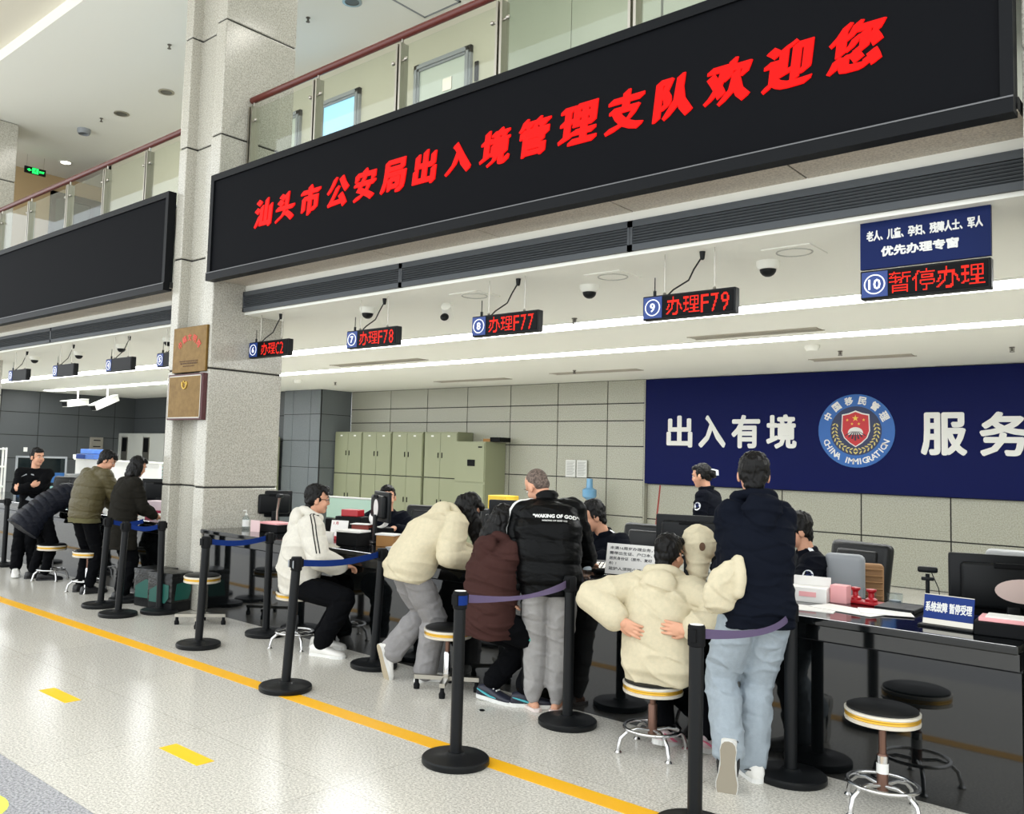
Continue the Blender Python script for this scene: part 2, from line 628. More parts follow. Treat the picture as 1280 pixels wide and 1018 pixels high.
M_leaf = mat('door_leaf_grey', (196, 204, 192), .45)
gallery_door(2, -8.40, -7.36, 7.03, M_leaf, 'grey framed door with a small room plate in the upper gallery', True)
gallery_door(3, -10.46, -9.53, 7.05, mat('lit_door_glass', (160, 205, 235), .3, emit=(140, 205, 240), es=.75), 'gallery door whose glass shows bright blue daylight')
gallery_door(4, -11.85, -10.93, 7.07, M_leaf, 'grey framed door in the upper gallery nearest the big column')
tag(MB().rbox((-7.28, 8.105, 6.66), (.06, .02, .26), .005).build('door_sign', M_blackmatte), 'narrow dark door sign beside the gallery door with a plate', 'sign')


# ------------------------------------------------------------------ the two long LED banners on the beam
def banner(x0, x1, label, words=None):
    t = thing('led_banner', label, 'banner', ((x0 + x1) / 2, 5.08, 3.53))
    h = (x1 - x0) / 2
    MB().box(-h + .06, h - .06, -.03, .03, .09, 1.09).build('screen_face', M_banner, t)
    f = MB()
    f.box(-h, h, -.05, .05, 1.09, 1.16).box(-h, h, -.06, .05, 0, .09)
    f.box(-h, -h + .06, -.05, .05, .09, 1.09).box(h - .06, h, -.05, .05, .09, 1.09)
    f.box(-h, h, -.064, -.06, .078, .086, 1)
    f.build('frame', [M_bframe, mat('edge_grey', (92, 93, 95), .4)], t)
    if words:
        f = MB()
        for ch, px in words:
            vs, fs = glyphs(ch, .5, .12)
            text(f, ch, (px - (x0 + x1) / 2, -.034, .585), h=.27 if ch != '入' else .24, nib=(.019, .011), depth=.012, shear=.12)
        f.build('lettering', M_red, t)
    return t


xs = [-7.361, -7.003, -6.6, -6.2, -5.83, -5.461, -5.083, -4.705, -4.316, -3.927, -3.54, -3.155, -2.79, -2.405, -2.024, -1.629]
XC = list(zip('汕头市公安局出入境管理支队欢迎您', xs))
banner(-8.35, -.86, 'long black banner with glowing red Chinese lettering over the counter', XC)
banner(-16.65, -9.24, 'long blank black banner left of the big column')


# ------------------------------------------------------------------ gallery railings
def railing(x0, x1, posts, label):
    t = thing('glass_railing', label, 'railing', ((x0 + x1) / 2, 5.5, 4.62))
    cx = (x0 + x1) / 2
    MB().tube([(x0 - cx, 0, 1.06), (x1 - cx, 0, 1.06)], .038, 12).build('handrail', M_rail, t, True)
    for p in posts:
        m = MB().box(p - cx - .035, p - cx - .012, -.05, .05, 0, .97).box(p - cx + .012, p - cx + .035, -.05, .05, 0, .97)
        m.tube([(p - cx, 0, .9), (p - cx, 0, 1.04)], .012)
        for z in (.22, .8):
            for sx in (-1, 1):
                m.tube([(p - cx + sx * .03, -.02, z), (p - cx + sx * .09, -.02, z)], .012)
                m.sphere((p - cx + sx * .085, -.03, z), .022, 10)
        m.build('post', M_steel, t, True)
    for a, b in zip(posts[:-1], posts[1:]):
        MB().box(a - cx + .05, b - cx - .05, -.006, .006, .08, .95).build('glass_panel', M_glass, t)
    return t


railing(-8.34, -.87, [-8.30, -7.15, -5.89, -4.66, -3.36, -2.1, -.92], 'glass gallery railing with red wood handrail above the lettered banner')
railing(-16.65, -9.24, [-16.6, -15.6, -14.4, -13.0, -11.82, -10.65, -9.3], 'glass gallery railing with red wood handrail above the blank banner')


# ------------------------------------------------------------------ dark air grilles in the fascia
def grille(x0, x1, label):
    t = thing('air_grille', label, 'air grille', ((x0 + x1) / 2, 5.535, 3.262), 0, 'linear air grilles in the fascia')
    h = (x1 - x0) / 2 - .002
    MB().box(-h, h, -.004, .004, 0, .225).build('backing', M_grilleback, t)
    f = MB().box(-h, h, -.03, .0, .175, .225).box(-h, h, -.03, .0, 0, .045).box(-h, -h + .02, -.03, 0, 0, .225).box(h - .02, h, -.03, 0, 0, .225)
    f.build('frame', M_grille, t)
    s = MB()
    for k in range(6):
        s.box(-h, h, -.012, .004, -.004, .004, 0, TR((0, -.014, .056 + k * .021), 0, R(-25)))
    s.build('slats', M_grille, t)
    return t


gx = [-8.36, -5.82, -3.38, -.86]
for a, b, l in zip(gx[:-1], gx[1:], ('beside the big column', 'in the middle of the lettered banner bay', 'at the right end of the bay')):
    grille(a, b, 'dark slatted air grille in the white fascia ' + l)
gx = [-16.65, -13.4, -9.25]
for a, b, l in zip(gx[:-1], gx[1:], ('at the far left end', 'left of the big column')):
    grille(a, b, 'dark slatted air grille under the blank banner ' + l)

# strip lights let into the low ceiling
for y0, y1, l in ((7.86, 8.26, 'front'), (9.95, 10.3, 'rear')):
    t = thing('ceiling_light', 'long glowing light strip in the low ceiling, the %s one of two' % l, 'light', (-11, (y0 + y1) / 2, 3.233), 0)
    h = (y1 - y0) / 2
    MB().box(-13.5, 13.2, -h, h, -.012, -.004).build('diffuser', M_strip, t)
    MB().box(-13.5, 13.2, -h - .03, -h, -.014, 0).box(-13.5, 13.2, h, h + .03, -.014, 0).build('frame', M_white, t)


# ------------------------------------------------------------------ blue wall sign with emblem
t = thing('wall_sign', 'wide dark blue wall sign with white characters and round emblem', 'sign', (-3.1, 13.93, 1.355))
MB().box(-5.1, 5.1, -.02, .05, 0, 1.865).build('board', M_wallblue, t)
f = MB()
for ch, px in zip('出入有境', (-7.47, -6.86, -6.26, -5.66)):
    text(f, ch, (px + 3.1, -.022, .93), w=.46, h=.52, bold=.018, depth=.01)
f.build('lettering', M_whitetext, t)
f = MB()
for ch, px in zip('服务人民', (-3.30, -2.55, -1.85, -1.15)):
    text(f, ch, (px + 3.1, -.022, .90), w=.56, h=.58, bold=.02, depth=.01)
f.build('lettering', M_whitetext, t)
e = MB()
EC = Matrix.Translation(V((-4.505 + 3.1, -.022, .942))) @ FRONT
def disc(mb, r, z0, z1, mi, n=48):
    mb.prism([(r * math.cos(2 * math.pi * k / n), r * math.sin(2 * math.pi * k / n)) for k in range(n)], z0, z1, mi, EC)
disc(e, .56, 0, .010, 0)
disc(e, .375, .010, .014, 1)
emb = e.build('emblem', [mat('emblem_blue', (22, 92, 170), .4), mat('emblem_navy', (14, 34, 78), .4)], t)
f = MB()
for k, ch in enumerate('中国移民管理'):
    a = R(152 - k * 124 / 5)
    text(f, ch, None, h=.115, bold=.005, depth=.006, T=EC @ Matrix.Translation(V((.465 * math.cos(a), .465 * math.sin(a), .011))) @ Matrix.Rotation(a - R(90), 4, 'Z'))
s_ = 'CHINA IMMIGRATION'
for k, ch in enumerate(s_):
    if ch == ' ':
        continue
    a = R(202 + k * 136 / (len(s_) - 1))
    text(f, ch, None, h=.085, bold=.003, depth=.006, T=EC @ Matrix.Translation(V((.465 * math.cos(a), .465 * math.sin(a), .011))) @ Matrix.Rotation(a + R(90), 4, 'Z'))
f.build('emblem_lettering', M_whitetext, emb)
f = MB()
def shield(k):
    pts = [(-.2, .25), (-.1, .27), (0, .31), (.1, .27), (.2, .25), (.21, 0), (.17, -.11), (.09, -.19), (0, -.25), (-.09, -.19), (-.17, -.11), (-.21, 0)]
    return [(x * k, y * k) for x, y in pts]
f.prism(shield(1), .014, .018, 0, EC)
f.prism(shield(.93), .018, .021, 1, EC)
f.prism([(.11 * math.cos(R(a)), .02 + .085 * math.sin(R(a)) - .05) for a in range(0, 181, 15)] + [(-.11, -.06), (.11, -.06)], .021, .024, 0, EC)
for k in range(-3, 4):
    x = k * .05
    f.prism([(x * .35 - .006, -.01), (x * .35 + .006, -.01), (x + .014, -.15 + abs(k) * .025), (x - .014, -.15 + abs(k) * .025)], .024, .026, 2, EC)
def star(x, y, r):
    return [(x + (r if k % 2 == 0 else r * .4) * math.cos(R(90 + 36 * k)), y + (r if k % 2 == 0 else r * .4) * math.sin(R(90 + 36 * k))) for k in range(10)]
for x, y, r in ((0, .19, .05), (-.12, .165, .022), (.12, .165, .022), (-.05, .105, .022), (.05, .105, .022)):
    f.prism(star(x, y, r), .021, .024, 3, EC)
f.build('shield', [M_whitetext, mat('shield_red', (190, 24, 34), .4), mat('emblem_black', (14, 20, 40), .4), mat('star_gold', (232, 196, 70), .4)], emb)
f = MB()
for sx in (-1, 1):
    for k in range(11):
        a = R(-88 + k * 10.5)
        for rr, tl in ((.285, 40), (.335, -40)):
            cx, cy = rr * math.cos(a) * sx, rr * math.sin(a)
            L = Matrix.Translation(V((cx, cy, .016))) @ Matrix.Rotation(math.atan2(cy, cx) + sx * R(90 - tl), 4, 'Z')
            f.sphere((0, 0, 0), (.03, .011, .003), 8, 0, EC @ L)
f.build('wheat_ears', mat('wheat_gold', (206, 190, 110), .45), emb, True)


# ------------------------------------------------------------------ hanging LED number signs
def led_sign(xc, num, words, label, rows=16, big=False, topz=2.93, wd=.72):
    t = thing('hanging_sign', label, 'sign', (xc, 5.62, 2.75), 0, 'hanging counter number signs')
    h = wd / 2
    hs = MB().rbox((0, .03, .09), (wd, .07, .18), .008)
    hs.build('housing', M_black, t)
    MB().box(-h + .012, h - .012, -.009, -.004, .012, .168).build('screen', M_screen, t)
    pw = .15 if not big else .15
    p = MB().box(-h + .012, -h + .012 + pw, -.013, -.008, .012, .168).build('number_panel', M_bluepanel, t)
    f = MB()
    c = Matrix.Translation(V((-h + .012 + pw / 2, -.014, .09))) @ FRONT
    ring = [(.058 * math.cos(2 * math.pi * k / 28), .058 * math.sin(2 * math.pi * k / 28), 0) for k in range(28)]
    f.tube(ring, .004, 6, 0, c, True)
    text(f, num, None, h=.062, w=None if len(num) == 1 else .068, bold=.0014, depth=.004, T=c)
    f.build('number', mat('number_white', (240, 240, 245), .5, emit=(235, 240, 255), es=.5), p)
    if words:
        cells, W = led_cells(words, rows)
        x0 = -h + .012 + pw + (.008 if big else .03)
        span = h - .02 - x0
        pt = min(span / W, .135 / rows)
        pz = .135 / rows if not big else pt
        ox = x0 + (span - pt * W) / 2
        oz = .09 - pz * rows / 2
        f = MB()
        k = .44
        for q, r in cells:
            x, z = ox + (q + .5) * pt, oz + (r + .5) * pz
            f.add([(x - pt * k, -.0105, z - pz * k), (x + pt * k, -.0105, z - pz * k), (x + pt * k, -.0105, z + pz * k), (x - pt * k, -.0105, z + pz * k)], [(0, 1, 2, 3)])
        f.build('red_digits', M_led, t)
    if not big:
        for x in (-h + .16, h - .17):
            MB().tube([(x, .03, .19), (x, .03, .483)], .0045, 6).sphere((x, .03, .192), .013, 8).build('hanging_rod', M_steel, t, True)
        MB().tube([(-h + .08, .03, .18), (-h + .08, .03, .22)], .012, 8).tube([(-h + .08, .03, .22), (-h + .08, .03, .32)], .004, 6).build('antenna', M_black, t, True)
        pts = [(-h + .19, .03, .182), (-h + .22, .05, .22), (-h + .33, .07, .28), (-h + .36, .09, .36), (-h + .42, .1, .45)]
        MB().tube(pts, .006, 6).lathe([(.022, 0), (.016, -.05), (.01, -.06)], 10, 0, Matrix.Translation(V((-h + .42, .1, .483)))).build('cable', M_black, t, True)
    else:
        b = MB().box(-h, h, .0, .03, .19, .483).build('notice_board', M_signblue, t)
        f = MB()
        text(f, '老人、儿童、孕妇、残障人士、军人', (0, -.002, .395), w=.63, h=.062, bold=.0022, depth=.003)
        text(f, '优先办理专窗', (-.02, -.002, .29), w=.42, h=.058, bold=.003, depth=.003)
        f.build('notice_lettering', M_whitetext, b)
    return t


led_sign(-1.437, '10', '暂停办理', 'red dot display marked 10 under a blue priority notice board', 16, True, wd=.71)
led_sign(-2.967, '9', '办理F79', 'hanging red dot display marked 9 reading F79')
led_sign(-4.652, '8', '办理F77', 'hanging red dot display marked 8 reading F77')
led_sign(-6.313, '7', '办理F78', 'hanging red dot display marked 7 reading F78')
led_sign(-7.99, '6', '办理C2', 'hanging red dot display marked 6 reading C2')
led_sign(-10.03, '5', None, 'hanging number sign marked 5, half hidden by the big column')
led_sign(-11.42, '4', None, 'unlit hanging number sign marked 4')
led_sign(-13.14, '3', None, 'unlit hanging number sign marked 3')
led_sign(-14.84, '2', None, 'unlit hanging number sign marked 2, leftmost of the row')

# ------------------------------------------------------------------ ceiling fittings
def dome(x, y, label, zc=3.233):
    t = thing('dome_camera', label, 'security camera', (x, y, zc), 0, 'dome cameras on the low ceiling')
    MB().lathe([(.085, 0), (.085, -.03), (.07, -.06), (.06, -.062)], 20).build('base', M_white, t, True)
    MB().sphere((0, 0, -.062), (.06, .06, .055), 16).build('lens_dome', M_black, t, True)


for x, y, l in ((-4.253, 6.286, 'between the signs marked 8 and 9'), (-2.658, 6.273, 'between the signs marked 9 and 10'), (-6.79, 5.98, 'just left above the sign marked 7'),
                (-15.5, 6.13, 'above the sign marked 2'), (-13.98, 6.21, 'right of the sign marked 3'), (-12.38, 6.12, 'above the sign marked 4'), (-11.0, 6.1, 'above the sign marked 5')):
    dome(x, y, 'black and white dome camera on the low ceiling ' + l)
t = thing('bullet_camera', 'white bullet camera on the ceiling left of the sign marked 8', 'security camera', (-5.9, 6.25, 3.233))
MB().lathe([(.05, 0), (.05, -.02), (.02, -.03), (.02, -.08)], 12).build('bracket', M_white, t, True)
MB().lathe([(.04, -.1), (.05, -.08), (.05, .09), (.03, .1)], 16, 0, TR((.02, -.03, -.1), R(30), R(55))).build('camera_body', M_white, t, True)
MB().sphere((0, 0, 0), (.044, .044, .03), 14, 0, TR((.045, -.095, -.155), R(30), R(55))).build('lens', M_black, t, True)
for x, y, l, rz in ((-23.1, 10.3, 'left', 20), (-21.6, 10.38, 'right', 12)):
    t = thing('bullet_camera', 'long white bullet camera hanging over the far left office, the %s of two' % l, 'security camera', (x, y, 3.233), R(rz))
    MB().tube([(0, 0, 0), (0, 0, -.3)], .02).build('bracket', M_white, t, True)
    T = TR((0, 0, -.36), 0, R(8 if l == 'left' else 24))
    MB().box(-.09, .09, -.42, .30, -.075, .075, 0, T).box(-.11, .11, -.48, .3, .075, .09, 0, T).build('camera_body', M_white, t)
    MB().cbox((0, -.43, 0), (.15, .03, .12), 0, T).build('lens', M_black, t)


def speaker_panel(x, y, label):
    t = thing('ceiling_speaker', label, 'speaker', (x, y, 3.233), 0, 'square ceiling panels')
    MB().box(-.17, .17, -.17, .17, -.008, 0).build('plate', M_white, t)
    MB().tube([(.12 * math.cos(a), .12 * math.sin(a), -.009) for a in [2 * math.pi * k / 24 for k in range(24)]], .006, 6, 0, None, True).build('ring', mat('ring_grey', (176, 176, 168), .5), t, True)


for x, y, l in ((-3.876, 6.063, 'left of the sign marked 9'), (-5.39, 6.066, 'left of the sign marked 8'), (-2.381, 6.071, 'left of the blue notice board')):
    speaker_panel(x, y, 'square white ceiling panel with a round ring ' + l)


def sprinkler(x, y, zc, label):
    m = MB().lathe([(.03, 0), (.03, -.008), (.012, -.012), (.012, -.05)], 12).lathe([(.028, -.062), (.028, -.058)], 12).tube([(-.02, 0, -.012), (-.018, 0, -.06)], .004, 6).tube([(.02, 0, -.012), (.018, 0, -.06)], .004, 6)
    tag(m.build('sprinkler', mat('sprinkler_metal', (110, 106, 98), .4, metal=.6), None, True, (x, y, zc)), label, 'sprinkler', 'ceiling sprinklers')


for x, y, l in ((-5.366, 7.657, 'behind the sign marked 8, before the front light strip'), (-8.432, 12.061, 'near the left end of the blue wall sign'), (-14.39, 11.84, 'by the grey pilaster'),
                (-3.95, 11.6, 'in front of the emblem on the blue wall sign'), (-2.137, 12.17, 'over the right part of the blue wall sign')):
    sprinkler(x, y, 3.233, 'small ceiling sprinkler ' + l)
for x, y, l in ((-9.37, 6.99, 'right of the big column'), (-11.6, 6.2, 'left of the big column'), (-15.2, 6.9, 'near the left gallery lamps')):
    sprinkler(x, y, 7.6, 'small sprinkler on the gallery ceiling ' + l)
for x, y, l in ((-14.7, 11.1, 'near the grey pilaster'), (-4.05, 10.9, 'behind the rear light strip on the right')):
    tag(MB().lathe([(.09, 0), (.09, -.03), (.07, -.07), (.03, -.08)], 20).build('smoke_detector', M_white, None, True, (x, y, 3.233)), 'round white smoke detector on the low ceiling ' + l, 'smoke detector')
for x0, x1, y, l in ((-11.7, -9.6, 9.62, 'left, before the rear light strip'), (-5.0, -3.5, 9.62, 'right, before the rear light strip'), (-12.2, -10.4, 12.7, 'far left by the lockers'), (-9.1, -7.4, 12.4, 'near the left end of the blue sign'), (-4.6, -3.3, 12.4, 'above the emblem')):
    t = thing('ceiling_vent', 'long ceiling vent slot ' + l, 'vent', ((x0 + x1) / 2, y, 3.233), 0, 'slot vents in the low ceiling')
    h = (x1 - x0) / 2
    MB().box(-h, h, -.1, .1, -.006, 0).build('backing', mat('vent_shade', (120, 112, 96), .7), t)
    f = MB().box(-h - .02, h + .02, -.12, -.1, -.012, 0).box(-h - .02, h + .02, .1, .12, -.012, 0)
    for k in range(4):
        f.box(-h, h, -.075 + k * .05 - .008, -.075 + k * .05 + .008, -.012, -.004)
    f.build('frame', mat('vent_frame', (176, 170, 156), .6), t)


def downlight(x, y, lit, label):
    t = thing('downlight', label, 'light', (x, y, 7.6), 0, 'downlights in the gallery ceiling')
    MB().lathe([(.13, 0), (.13, -.012), (.095, -.012), (.095, 0)], 24, 0, None, False).build('rim', M_white if lit else M_steel, t, True)
    MB().lathe([(.0, -.004), (.094, -.004)], 24, 0, None, False).build('lamp', M_lamp if lit else mat('lamp_off', (90, 90, 84), .4), t)


downlight(-13.19, 7.04, False, 'unlit downlight in the gallery ceiling nearest the big column on its left')
downlight(-14.69, 7.02, False, 'unlit downlight in the gallery ceiling, second left of the column')
downlight(-18.18, 7.56, True, 'bright downlight in the gallery ceiling near the exit sign')
downlight(-8.58, 7.09, False, 'unlit downlight in the gallery ceiling right of the big column')
for x in (-6.2, -4.4, -2.2):
    downlight(x, 6.7, True, 'bright downlight above the gallery, %s' % {-6.2: 'over the plated door', -4.4: 'over the pale green wall', -2.2: 'rightmost'}[x])
tag(MB().lathe([(.12, 0), (.12, -.05), (.1, -.09), (.09, -.09), (.09, 0)], 24).build('ceiling_loudspeaker', M_grey, None, True, (-16.0, 6.95, 7.6)), 'round grey loudspeaker under the gallery ceiling left of the downlights', 'speaker')
t = thing('hatch', 'square access hatch in the gallery ceiling above the plated door', 'hatch', (-7.8, 7.65, 7.6))
MB().box(-.3, .3, -.3, .3, -.01, 0).build('cover', M_white, t)
MB().box(-.33, .33, -.33, -.3, -.014, 0).box(-.33, .33, .3, .33, -.014, 0).box(-.33, -.3, -.33, .33, -.014, 0).box(.3, .33, -.33, .33, -.014, 0).build('frame', M_grey, t)

# green exit sign over the gallery
t = thing('exit_sign', 'green lit exit sign hanging over the left end of the gallery', 'exit sign', (-18.3, 7.01, 7.285))
t.scale = (.56, .56, .56)
MB().cbox((0, 0, 0), (.06, .74, .24)).build('housing', M_black, t)
f = MB()
T = Matrix.Translation(V((.032, 0, 0))) @ Matrix.Rotation(R(90), 4, 'Z') @ FRONT
f.box(-.11, .11, -.1, .1, 0, .003, 0, T)
f.prism([(-.3, 0), (-.2, .06), (-.2, .02), (-.14, .02), (-.14, -.02), (-.2, -.02), (-.2, -.06)], 0, .003, 0, T)
text(f, 'EXIT', None, w=.17, h=.07, bold=.004, depth=.004, T=T @ Matrix.Translation(V((.23, 0, .002))))
f.build('pictogram', mat('exit_green', (20, 220, 90), .5, emit=(30, 240, 100), es=1.6), t)
f = MB().sphere((.02, .055, 0), (.022, .022, .002), 10, 0, T @ Matrix.Translation(V((0, 0, .005))))
f.tube([(.01, .03, .005), (-.01, -.01, .005), (-.05, -.05, .005)], .01, 6, 0, T).tube([(-.01, -.01, .005), (.03, -.03, .005), (.03, -.08, .005)], .01, 6, 0, T).tube([(-.05, .01, .005), (.01, .025, .005), (.05, 0, .005)], .008, 6, 0, T)
f.build('running_figure', mat('exit_dark', (10, 70, 34), .5), t)
for y in (-.3, .3):
    MB().tube([(0, y, .12), (0, y, .56)], .006, 6).build('hanging_rod', M_steel, t)

# brass plaques on the big column
t = thing('plaque', 'brass plaque with red arched characters, upper one on the column', 'plaque', (-8.74, 5.115, 2.565))
MB().rbox((0, 0, .255), (.69, .03, .51), .006).build('plate', M_gold, t)
f = MB()
for k, ch in enumerate('巾帼文明岗'):
    a = R(140 - k * 25)
    text(f, ch, None, h=.075, bold=.003, depth=.003, T=Matrix.Translation(V((.25 * math.cos(a), -.016, .17 + .22 * math.sin(a)))) @ FRONT @ Matrix.Rotation(a - R(90), 4, 'Z'))
f.build('red_lettering', mat('plaque_red', (190, 60, 36), .5), t)
f = MB()
for z, wd in ((.125, .4), (.1, .36), (.07, .24)):
    for k in range(int(wd / .03)):
        f.cbox((-wd / 2 + k * .03 + .015, -.0165, z), (.02, .003, .012 if z != .1 else .018))
f.build('small_print', mat('plaque_print', (88, 60, 26), .6), t)
t = thing('plaque', 'brass plaque in a maroon frame with small crest, lower one on the column', 'plaque', (-8.74, 5.10, 2.035))
MB().rbox((0, 0, .255), (.72, .06, .51), .008).build('frame', M_maroon, t)
MB().box(-.325, .325, -.036, -.028, .03, .48).build('plate', M_gold, t)
MB().box(-.335, .335, -.036, -.03, .02, .03).box(-.335, .335, -.036, -.03, .48, .49).box(-.335, -.325, -.036, -.03, .02, .49).box(.325, .335, -.036, -.03, .02, .49).build('rim', M_steel, t)
MB().tube([(.045 * math.cos(R(a)), -.04, .395 + .05 * math.sin(R(a))) for a in range(150, 400, 20)], .008, 8).tube([(-.02, -.04, .43), (.02, -.04, .40)], .007, 6).build('crest', mat('crest_gold', (214, 180, 90), .3, metal=.8), t, True)

# ------------------------------------------------------------------ counters
CT = .872
def yc(x):
    return 5.19 - .0155 * (x + 8.3)


def counter(x0, x1, label):
    rz = -.0155
    t = thing('counter', label, 'counter', (x0, yc(x0), 0), rz)
    L = (x1 - x0)
    MB().rbox((L / 2, .44, .85), (L, 1.04, .044), .008).build('countertop', M_counter, t)
    f = MB().box(0, L, -.04, .0, .745, .828)
    f.build('apron', M_counterfront, t)
    MB().box(0, L, 0, .04, .0, .73).build('front_panel', M_counterfront, t)
    MB().box(0, L, .01, .03, .73, .745).build('groove', M_grilleback, t)
    n = int(L / 1.85)
    for k in range(n + 1):
        x = .03 + k * (L - .06) / n
        MB().box(x - .02, x + .02, .04, .9, 0, .828).build('side_panel', M_blackmatte, t)
    return t


counter(-8.35, -.87, 'long polished black stone counter under the numbered signs')
counter(-16.6, -9.26, 'polished black stone counter left of the big column')

# ------------------------------------------------------------------ floor markings
tag(MB().box(-24, 2.5, 3.815, 3.95, 0, .0015).build('floor_tape', M_yellow), 'long yellow tape line on the floor before the counter', 'floor line')
for x0, x1, l in ((-6.34, -5.92, 'left'), (-4.69, -4.29, 'right')):
    tag(MB().box(x0, x1, 2.675, 2.785, 0, .0015).build('floor_dash', mat('yellow_dash', (250, 200, 10), .5)), 'short yellow dash on the floor, the %s one of two' % l, 'floor mark')
tag(MB().prism([(-4.52 + .2 * math.cos(R(a)) , 1.63 + .15 * math.sin(R(a))) for a in range(0, 360, 15)], 0, .0015).build('floor_sticker', mat('lime_sticker', (226, 240, 90), .5)), 'rounded lime yellow floor sticker on the grey border', 'floor mark')


# ------------------------------------------------------------------ stanchions with belts
def stanchion(x, y, label, belt=None, bm=None, lean=(0, 0), cap=None, clip=None, headcol=None, bulge=0):
    """belt = vector to the other post (local), drawn from this post"""
    t = thing('belt_stanchion', label, 'stanchion', (x, y, 0), 0, 'belt stanchions along the counter')
    lx, ly = lean
    MB().lathe([(.185, 0), (.19, .006), (.19, .03), (.182, .038), (.06, .046), (.045, .06)], 40).build('base', M_black, t, True)
    MB().tube([(0, 0, .04), (lx, ly, .9)], .034, 20).build('post', M_black, t, True)
    T = Matrix.Translation(V((lx, ly, 0)))
    MB().lathe([(.036, .85), (.041, .855), (.041, .94), (.036, .95), (.0, .952)], 20, 0, T).box(-.02, .02, -.05, .05, .875, .935, 0, T).build('head', M_blackmatte, t, True)
    if headcol:
        MB().lathe([(.0425, .875), (.0425, .928)], 20, 0, T, False).build('head_band', headcol, t, True)
    if cap:
        MB().lathe([(.033, .951), (.0, .956)], 20, 0, T).build('cap', M_whitetext, t, True)
    if belt:
        m = MB()
        p0, p1 = V((lx, ly, .903)), V((belt[0], belt[1], .903 + (belt[2] if len(belt) > 2 else 0)))
        dirv = (p1 - p0).normalized()
        p0 += dirv * .043
        p1 -= dirv * .043
        n = 14
        tw = belt[3] if len(belt) > 3 else 0
        side = V((-dirv.y, dirv.x, 0))
        rows = []
        for k in range(n + 1):
            u = k / n
            p = p0.lerp(p1, u) - V((-bulge * math.sin(math.pi * u) ** .6, 0, .03 * math.sin(math.pi * u)))
            hgt = .024 * (1 - .35 * math.sin(math.pi * u) * (1 if tw else 0))
            a = tw * math.sin(math.pi * u)
            upv = V((0, 0, 1)) * math.cos(a) + side * math.sin(a)
            rows.append((p + upv * hgt, p - upv * hgt))
        vs = []
        for a_, b_ in rows:
            vs += [a_ + side * .0012, b_ + side * .0012, b_ - side * .0012, a_ - side * .0012]
        fs = []
        for k in range(n):
            for j in range(4):
                fs.append((k * 4 + j, k * 4 + (j + 1) % 4, (k + 1) * 4 + (j + 1) % 4, (k + 1) * 4 + j))
        fs += [(0, 3, 2, 1), (n * 4, n * 4 + 1, n * 4 + 2, n * 4 + 3)]
        m.add(vs, fs)
        m.build('belt', bm, t, True)
    if clip:
        m = MB()
        for s in (-1, 1):
            m.add([(-.045, -.046, .9), (-.045, -.046, .9 + .03), (0, -.046, .9 + .012), (0, -.046, .9 - .012), (-.045, -.046, .9 - .03)][1:] if s < 0 else
                  [(.045, -.046, .93), (.045, -.046, .87), (0, -.046, .888), (0, -.046, .912)], [(0, 1, 2, 3)], 0, T @ Matrix.Rotation(R(-10), 4, 'Z'))
        m.build('bow_tag', M_grey, t)
    return t


ST = 'black belt stanchion '
stanchion(-1.936, 4.90, ST + 'right behind the man in navy hoodie, close to the counter')
stanchion(-1.977, 3.87, ST + 'nearest the camera with a pale cap and lilac belt', (.041, 1.03, 0, .2), M_beltlilac, cap=True, bulge=.09)
stanchion(-3.367, 3.74, ST + 'standing on the yellow line with a blue band on its head', (.012, 1.06, 0, .9), M_beltlilac, cap=True, bulge=.05, headcol=M_beltblue)
stanchion(-3.355, 4.80, ST + 'right of the man in black puffer jacket')
stanchion(-5.237, 3.96, ST + 'on the yellow line before the seated boy in white, with bow tag', (-.074, .97), M_beltblue, (.03, .03), clip=True)
stanchion(-5.331, 4.90, ST + 'between the seated boy in white and the girl in grey sweatpants', None, None, (.02, .03))
stanchion(-6.878, 4.247, ST + 'in front of the stool at the big column, with blue belt', (-.03, .735), M_beltblue, (.01, .02))
stanchion(-6.91, 4.97, ST + 'close to the left end of the right counter')
stanchion(-8.654, 4.40, ST + 'left of the big column, front post of the bin pair', (.10, .42), M_beltblue, (.012, .025))
stanchion(-8.553, 4.80, ST + 'in front of the right hand waste bin', None, None, (-.015, -.01))
stanchion(-9.252, 4.50, ST + 'behind the front bin post, near the man in olive jacket', (.05, .46), M_beltblue, (.012, .03))
stanchion(-9.42, 4.88, ST + 'beside the woman in dark coat')
stanchion(-13.154, 4.955, ST + 'at the far left edge beside the man with crossed arms', (-2.1, .03), M_blackmatte)

tag(MB().lathe([(.016, 0), (.02, .004), (.014, .008), (0, .009)], 14).build('floor_debris', M_blackmatte, None, True, (-3.93, 4.62, 0)), 'tiny dark speck of litter on the floor by the slippers', 'litter')


# ------------------------------------------------------------------ stools
M_seatband = mat('stool_band', (226, 220, 206), .3, metal=.35)
M_bandgold = mat('stool_gold', (206, 160, 52), .3, metal=.6)
M_rust = mat('stool_post', (112, 84, 72), .35, metal=.7)


